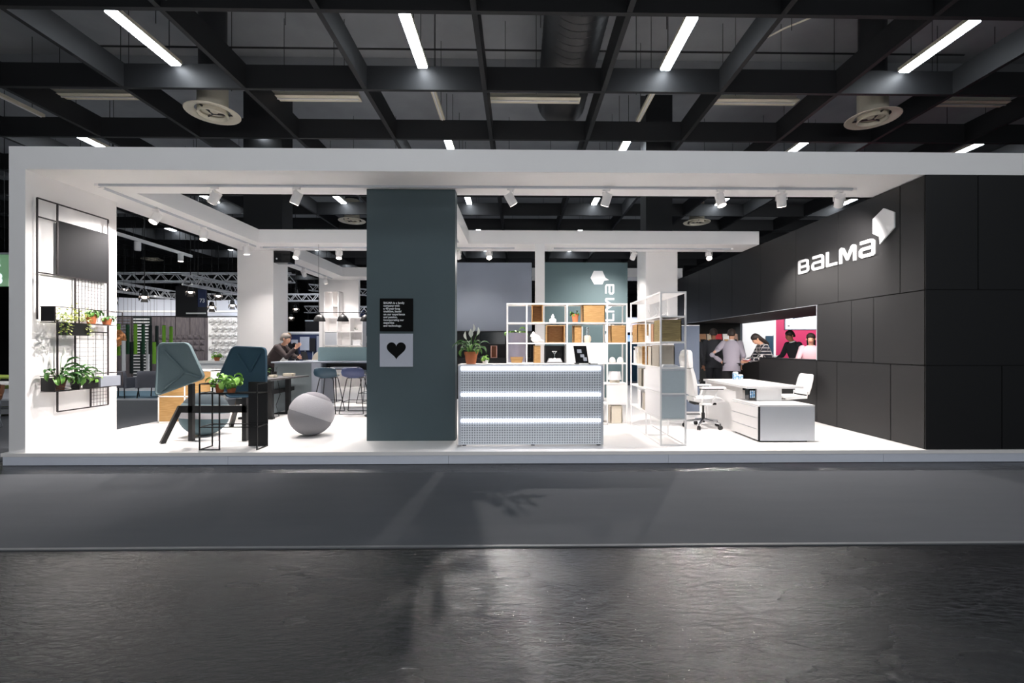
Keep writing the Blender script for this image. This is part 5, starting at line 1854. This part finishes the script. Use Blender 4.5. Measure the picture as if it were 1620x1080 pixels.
# white relief tiles
tile = MB()
hexo = [V(.15 * math.cos(PI / 6 + PI / 3 * i) * .92, 0, .17 * math.sin(PI / 6 + PI / 3 * i) * .96) for i in range(6)]
mid_ = [V(p.x * .75, -.09, p.z * .72 - .01) for p in hexo]
top_ = [V(p.x * .28, -.15 if i < 3 else -.06, p.z * .3 - .03) for i, p in enumerate(hexo)]
tile.loft([hexo, mid_, top_])
tile = tile.mesh('relief_tile', M['tile'])
for r in range(9):
    for c in range(12):
        inst('relief_tile', tile, nw, (-12.83 + .262 * c + (.131 if r % 2 else 0), 13.6, .28 + .285 * r), (0, 0, 0))
# hanging felt tubes

tubes = [(196, 513, 562, 'green_tube', 11.0), (210, 514, 560, 'green_dark', 11.3), (222, 513, 560, 'green_tube', 10.6), (234, 514, 560, 'green_dark', 11.4), (245, 515, 560, 'black_felt', 11.2), (255, 516, 548, 'black_felt', 11.8), (266, 515, 545, 'green_tube', 11.0), (277, 517, 548, 'green_tube', 11.4),
         (204, 539, 586, 'white_felt', 10.0), (216, 541, 590, 'black_felt', 10.5), (190, 540, 586, 'green_dark', 9.9), (241, 540, 584, 'white_felt', 11.6), (251, 541, 575, 'green_tube', 10.8), (232, 541, 588, 'black_felt', 11.9)]
nmw = {'green_tube': 'bright green', 'green_dark': 'bottle green', 'white_felt': 'pale grey', 'black_felt': 'black'}
posw = ['first of the upper row from the pot wall', 'second of the upper row', 'third of the upper row', 'fourth of the upper row', 'fifth of the upper row', 'sixth of the upper row', 'seventh of the upper row', 'last of the upper row, over the grey shell',
        'beside the copper lamp, lower row', 'lower row, before the ribbed panel', 'lowest beside the pot wall edge', 'lower row, before the slats', 'lower row, just left of the grey shell', 'lower row, left of the slats']
for (px, ya, yb, m, Y_), pw_ in zip(tubes, posw):
    dist = Y_ + 5.93
    x = (px - 820) / F * dist
    za, zb = 1.5 - (ya - 549) / F * dist, 1.5 - (yb - 549) / F * dist
    t = thing('felt_tube', nmw[m] + ' hanging felt tube, ' + pw_, 'felt tube', (x, Y_, zb), 'felt tubes hanging in the neighbouring stand')
    MB().cyl((x, Y_, zb), (x, Y_, za), .055, n=14).build('tube', M[m], t, smooth=True)
    MB().cyl((x, Y_, za), (x, Y_, 8.1), .004, n=5).build('cord', M['black'], t)
    MB().cyl((x, Y_, za), (x, Y_, za + .012), .05, n=14).build('end_cap', M['black'], t)
# copper ball lamp
t = thing('ball_lamp', 'crinkled copper ball lamp beside the pot wall', 'lamp', (-14.1, 10.6, 1.6))
q = MB()
q.ball((-14.25, 10.6, 1.82), .30, n=18, m=12)
rr = random.Random(8)
for v in q.bm.verts:
    v.co = V(-14.25, 10.6, 1.82) + (v.co - V(-14.25, 10.6, 1.82)) * rr.uniform(.88, 1.08)
q.build('crinkled_shade', M['copper'], t)
MB().cyl((-14.25, 10.6, 2.1), (-14.25, 10.6, 8.1), .006, n=6).build('cord', M['black'], t)
MB().ball((-14.25, 10.6, 1.82), .1).build('bulb', M['lens'], t, smooth=True)


def truss(label, p, q_, w=.30, step=.5):
    p, q_ = V(*p), V(*q_)
    t = thing('lighting_truss', label, 'truss', (p + q_) / 2)
    d = (q_ - p).normalized()
    s_ = d.cross(V(0, 0, 1)).normalized() * w / 2
    u = V(0, 0, w / 2)
    cs = [s_ + u, s_ - u, -s_ - u, -s_ + u]
    for c in cs:
        MB().cyl(p + c, q_ + c, .028, n=8).build('chord', M['truss'], t, smooth=True)
    L = (q_ - p).length
    n = int(L / step)
    for fa, fb in ((0, 1), (1, 2), (2, 3), (3, 0)):
        m = MB()
        for i in range(n):
            a, b = p + d * (L * i / n), p + d * (L * (i + .5) / n)
            c = p + d * (L * (i + 1) / n)
            m.bar(a + cs[fa], b + cs[fb], .022)
            m.bar(b + cs[fb], c + cs[fa], .022)
        tag(m.build('lacing', M['truss'], t), kind='stuff')
    for e in (.12, .5, .88):
        c = p + d * L * e
        MB().cyl(c + u, V(c.x, c.y, 8.1), .01, n=6).build('hanger_wire', M['black'], t)
    return t


truss('long aluminium lighting truss across the top of the neighbouring stand', (-19, 11.0, 4.02), (-8.2, 11.0, 4.02))
truss('aluminium truss running back from the long one, beside the copper lamp side', (-14.15, 9.3, 3.62), (-14.15, 13.2, 3.62))
truss('aluminium truss running back above the relief tiles', (-10.6, 9.0, 3.66), (-10.6, 13.2, 3.66))
truss('rear aluminium truss behind the black box', (-16, 15.2, 3.75), (-7.5, 15.2, 3.75))
truss('aluminium truss seen between the white columns', (-10.5, 17.5, 4.5), (-7.0, 17.5, 4.2))
truss('lower aluminium truss between the white columns', (-10.5, 17.0, 3.35), (-7.0, 17.0, 3.35))


def stage_light(label, x, y, zt, z, aim):
    t = thing('stage_light', label, 'stage light', (x, y, z), 'stage lights on the neighbouring trusses')
    c = V(x, y, z)
    d = (V(*aim) - c).normalized()
    sd = d.cross(V(0, 0, 1)).normalized()
    MB().cyl(c - d * .14, c + d * .08, .075, .09, n=16).build('housing', M['black'], t, smooth=True)
    MB().cyl(c + d * .081, c + d * .09, .07, n=16).build('lens', M['lens'], t)
    up_ = sd.cross(d).normalized()
    for a, b in ((sd, up_), (-sd, up_), (up_, sd), (-up_, sd)):
        e = c + d * .08 + a * .09
        MB().prism([e - b * .075, e + b * .075, e + b * .10 + d * .1 + a * .05, e - b * .10 + d * .1 + a * .05], a * .004).build('barn_door', M['black'], t)
    MB().tube([c - sd * .13, c - sd * .13 + V(0, 0, .2), c + sd * .13 + V(0, 0, .2), c + sd * .13], .012, n=6).build('yoke', M['black'], t)
    MB().cyl(c + V(0, 0, .2), V(x, y, zt), .012, n=8).build('clamp', M['black'], t)


SL = [(188, 450, 11.3), (187, 474, 8.9), (206, 456, 11.6), (236, 468, 9.6), (307, 460, 10.35), (340, 484, 11.4), (350, 466, 11.5), (372, 481, 12.6), (472, 463, 17.2), (470, 487, 16.3), (463, 501, 18.4)]
slw = ['topmost beside the pot wall', 'lower one beside the pot wall', 'second along the long truss', 'alone over the green tubes', 'in front of the black hanging box', 'over the first relief tiles', 'over the middle relief tiles', 'beside the white column', 'upper one between the white columns', 'lower one between the white columns', 'lowest one between the white columns']
for (px, py, Y_), w_ in zip(SL, slw):
    dist = Y_ + 5.93
    x, z = (px - 820) / F * dist, 1.5 - (py - 549) / F * dist
    stage_light('barn-door stage light ' + w_, x, Y_, 8.07, z, (x + 1.0, Y_ - 1.5, 1.0))
# black hanging box and number plate
t = thing('hanging_box', 'large black box hanging below the trusses of the neighbouring stand', 'box', (-12.4, 11.3, 2.6))
B(-12.62, -11.82, 11.25, 11.8, 2.62, 3.75).build('box_body', M['cloth_black'], t)
B(-12.2, -11.5, 11.20, 11.24, 2.72, 2.77).build('light_bar', M['white_gloss'], t)
for xx in (-12.5, -11.95):
    MB().cyl((xx, 11.3, 3.75), (xx, 11.3, 8.1), .012, n=6).build('hanger_wire', M['black'], t)
t = thing('number_sign', 'dark hanging sign with white stand number beside the black box', 'sign', (-11.7, 11.2, 2.95))
B(-11.80, -11.52, 11.25, 11.30, 2.98, 3.62).build('board', M['navy'], t)
text('lettering', '73', t, (-11.745, 11.248, 3.15), (PI / 2, 0, 0), .2, M['sign_white'], .001, bold=.004)
MB().cyl((-11.66, 11.275, 3.62), (-11.66, 11.275, 8.1), .01, n=6).build('hanger_wire', M['black'], t)


def armchair(label, x, y, rz, w=.62):
    t = thing('armchair', label, 'armchair', (x, y, .06), 'grey armchairs in the neighbouring stand')
    zf = .06
    rings = []
    for z, yy, hw, th in ((.30, .26, w * .46, .07), (.45, .28, w * .5, .075), (.62, .31, w * .5, .07), (.74, .335, w * .47, .06), (.77, .34, w * .43, .03)):
        rings.append([V(x + hw * math.copysign(abs(math.cos(a)) ** .5, math.cos(a)), y - yy + th / 2 * math.copysign(abs(math.sin(a)) ** .6, math.sin(a)) + .1 * abs(math.cos(a)) ** 3, zf + z) for a in [2 * PI * i / 18 for i in range(18)]])
    MB().loft(rings).build('backrest', M['chair_grey'], t, smooth=True)
    B(x - w * .44, x + w * .44, y - .26, y + .28, zf + .30, zf + .43).build('seat', M['chair_grey'], t, bevel=.03)
    for sx in (-1, 1):
        B(x + sx * (w * .47) - .04, x + sx * (w * .47) + .04, y - .26, y + .22, zf + .28, zf + .58).build('arm', M['chair_grey'], t, bevel=.03)
        for sy in (-.24, .22):
            MB().cyl((x + sx * w * .42, y + sy, zf + .30), (x + sx * w * .46, y + sy * 1.1, zf), .014, n=8).build('leg', M['black'], t)
    t.rotation_euler = (0, 0, rz)


armchair('grey upholstered armchair partly hidden by the pot wall edge', -11.35, 6.9 + .55, 0, .66)
armchair('wide grey upholstered armchair between the pot wall and the grey shell', -10.35, 7.5, 0, .86)
struct(B(-13.5, -9.2, 7.25, 9.4, .06, .068).build('floor_rug_blue', M['rug_blue']))
t = thing('white_counter', 'white reception counter in front of the relief tiles', 'counter', (-9.9, 9.0, .06))
B(-10.35, -9.2, 8.9, 9.4, .98, 1.06).build('top', M['white_gloss'], t)
B(-10.25, -9.35, 8.95, 9.35, .68, .975).build('bowed_front', M['white'], t)
MB().lathe((-9.8, 9.15, .06), [(0, 0), (.45, 0), (.40, .12), (.22, .3), (.2, .62), (0, .62)], 28).build('pedestal', M['white'], t, smooth=True)
plant('bright plant in an orange pot on the neighbour\'s white counter', (-9.75, 9.15, 1.06), .09, .12, 'broad', 18, 1.0, seed=61)

# between the columns: navy wall with pale boards
struct(B(-11.5, -7.5, 15.8, 15.95, 0, 2.15).build('wall_navy_neighbour', M['navy']))
t = thing('white_ledge', 'white horizontal ledge topping the navy wall between the columns', 'ledge', (-9.5, 15.7, 2.15))
B(-11.5, -7.5, 15.7, 15.95, 2.15, 2.22).build('ledge_board', M['white'], t)
B(-11.5, -7.5, 15.72, 15.78, 2.10, 2.15).build('light_rail', M['silver'], t)
for i, (a, b, c, d, m) in enumerate(((-10.15, -9.72, 1.35, 1.98, 'sign_pale'), (-9.70, -9.45, 1.3, 1.92, 'cloth_black'), (-10.55, -10.25, 1.45, 1.85, 'sign_pale'), (-9.38, -9.0, .9, 2.02, 'grey_light'))):
    t = thing('display_board', ['tall pale board', 'black board', 'small pale board', 'grey board'][i] + ' standing before the navy wall between the columns', 'board', ((a + b) / 2, 15.7, 0))
    B(a, b, 15.66, 15.70, c, d).build('board', M[m], t)
    B((a + b) / 2 - .02, (a + b) / 2 + .02, 15.7, 15.73, 0, d - .1).build('prop', M['silver'], t)
    B(a, b, 15.62, 15.74, 0, .03).build('foot', M['silver'], t)
t = thing('hanging_banner', 'black hanging cube far behind between the white columns', 'box', (-9.6, 16.5, 2.3))
B(-10.25, -9.65, 16.4, 16.8, 2.24, 2.78).build('box_body', M['cloth_black'], t)
B(-10.25, -9.65, 16.39, 16.4, 2.74, 2.80).build('trim_strip', M['silver'], t)
for xx in (-10.2, -9.7):
    MB().cyl((xx, 16.6, 2.78), (xx, 16.6, 8.1), .01, n=6).build('hanger_wire', M['black'], t)
t = thing('hanging_banner', 'pale upright banner far behind between the white columns', 'banner', (-9.3, 16.6, 2.2))
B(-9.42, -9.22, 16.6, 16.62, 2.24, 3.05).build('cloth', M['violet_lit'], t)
B(-9.44, -9.20, 16.59, 16.63, 3.05, 3.08).build('rail', M['silver'], t)
MB().cyl((-9.32, 16.61, 3.08), (-9.32, 16.61, 8.1), .01, n=6).build('hanger_wire', M['black'], t)

# pale hanging board with dark letters behind the white rear wall
t = thing('hanging_banner', 'pale banner with dark lettering beside the teal pillar, far back', 'banner', (-5.2, 14.0, 2.0))
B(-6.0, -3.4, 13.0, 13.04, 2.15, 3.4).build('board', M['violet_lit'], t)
B(-6.0, -3.4, 12.99, 13.05, 3.4, 3.5).build('rail', M['anthracite'], t)
for xx in (-5.6, -3.8):
    MB().cyl((xx, 13.02, 3.5), (xx, 13.02, 8.1), .01, n=6).build('hanger_wire', M['black'], t)
text('lettering', 'Aku', t, (-6.52 + .05, 12.988, 2.72), (PI / 2, 0, 0), .42, M['navy'], .001, bold=.006)
B(-6.0, -4.6, 12.986, 12.99, 2.52, 2.56).build('small_print', M['grey_light'], t)
t = thing('poster_wall', 'white wall with small dark posters beside the teal pillar, far back', 'board', (-4.5, 12.6, 0))
B(-6.3, -3.2, 12.6, 12.7, 0, 1.95).build('board', M['white'], t)
for z, m in ((1.35, 'brown_leather'), (1.0, 'anthracite')):
    B(-6.08, -5.86, 12.59, 12.6, z, z + .32).build('poster', M[m], t)

# neighbour's hanging light rail with two spots, seen over the left soffit
t = thing('light_rail', 'white light rail hanging over the neighbouring aisle', 'light rail', (-11.0, 8.2, 4.6))
MB().bar((-10.9, 6.0, 4.6), (-11.15, 10.0, 4.6), .06, .09).build('rail', M['white'], t)
for yy in (6.6, 9.4):
    MB().cyl((-10.94, yy, 4.64), (-10.94, yy, 8.1), .008, n=6).build('hanger_wire', M['black'], t)
for yy, m in ((7.6, 'white'), (9.3, 'lens')):
    l = MB().cyl((-11.02, yy, 4.55), (-11.02, yy, 4.30), .08, n=16).build('spot_can', M['white'], t, smooth=True)
    MB().cyl((-11.02, yy, 4.30), (-11.02, yy, 4.295), .07, n=16).build('lens', M[m], l)

# far left strip outside the pot wall
t = thing('aisle_sign', 'green lit hanging sign with white numbers at the far left', 'sign', (-12.6, 6.0, 2.8))
B(-13.9, -12.95, 6.0, 6.08, 3.05, 3.85).build('board', M['green_sign'], t)
B(-13.95, -12.9, 5.99, 6.09, 3.85, 3.9).build('rail', M['silver'], t)
text('lettering', '2', t, (-13.30, 5.995, 3.56), (PI / 2, 0, 0), .30, M['sign_lit'], .001, bold=.006)
text('lettering', '-8', t, (-13.40, 5.995, 3.12), (PI / 2, 0, 0), .36, M['sign_lit'], .001, bold=.006)
for xx in (-13.7, -13.1):
    MB().cyl((xx, 6.04, 3.9), (xx, 6.04, 8.1), .008, n=6).build('hanger_wire', M['black'], t)


def shell_chair(label, x, y, z, m, rz, sc=1.0, legm='chrome'):
    t = thing('shell_chair', label, 'chair', (x, y, z))
    rings = []
    for zz, yy, hw, th in ((.44, .24, .2, .03), (.40, .05, .24, .03), (.42, -.16, .25, .03), (.52, -.24, .27, .03), (.66, -.27, .27, .03), (.78, -.29, .24, .025)):
        rings.append([V(x + sc * hw * c, y + sc * (yy + .07 * c * c + s_ * th * (1 if zz > .5 else .2)), z + sc * (zz + .05 * c * c * (1 if zz < .5 else .2) + s_ * th * (.2 if zz > .5 else 1))) for c, s_ in [(math.cos(2 * PI * i / 16), math.sin(2 * PI * i / 16)) for i in range(16)]])
    MB().loft(rings).build('seat_shell', M[m], t, smooth=True)
    for sx in (-1, 1):
        MB().tube([(x + sx * .2 * sc, y + .2 * sc, z + .4 * sc), (x + sx * .23 * sc, y + .22 * sc, z + .012), (x + sx * .23 * sc, y - .24 * sc, z + .012), (x + sx * .2 * sc, y - .16 * sc, z + .4 * sc)], .012, n=8).build('leg_loop', M[legm], t, smooth=True)
        MB().tube([(x + sx * .27 * sc, y - .22 * sc, z + .6 * sc), (x + sx * .29 * sc, y + .12 * sc, z + .62 * sc), (x + sx * .27 * sc, y + .18 * sc, z + .42 * sc)], .025 * sc, n=8).build('arm', M[m], t, smooth=True)
    t.rotation_euler = (0, 0, rz)


shell_chair('brown leather shell chair with chrome frame at the left edge', -9.95, 2.75, .007, 'brown_leather', 2.6)
shell_chair('lime green shell chair behind the white table at the left edge', -12.6, 5.6, .007, 'lime', 2.2, 1.25)
t = thing('side_table', 'small white side table at the left edge between two chairs', 'table', (-11.2, 4.2, .007))
B(-11.75, -10.75, 3.8, 4.7, .70, .73).build('tabletop', M['white'], t)
MB().cyl((-11.2, 4.2, .02), (-11.2, 4.2, .70), .03, n=12).build('column', M['chrome'], t, smooth=True)
MB().cyl((-11.2, 4.2, .007), (-11.2, 4.2, .025), .25, n=24).build('foot', M['chrome'], t, smooth=True)
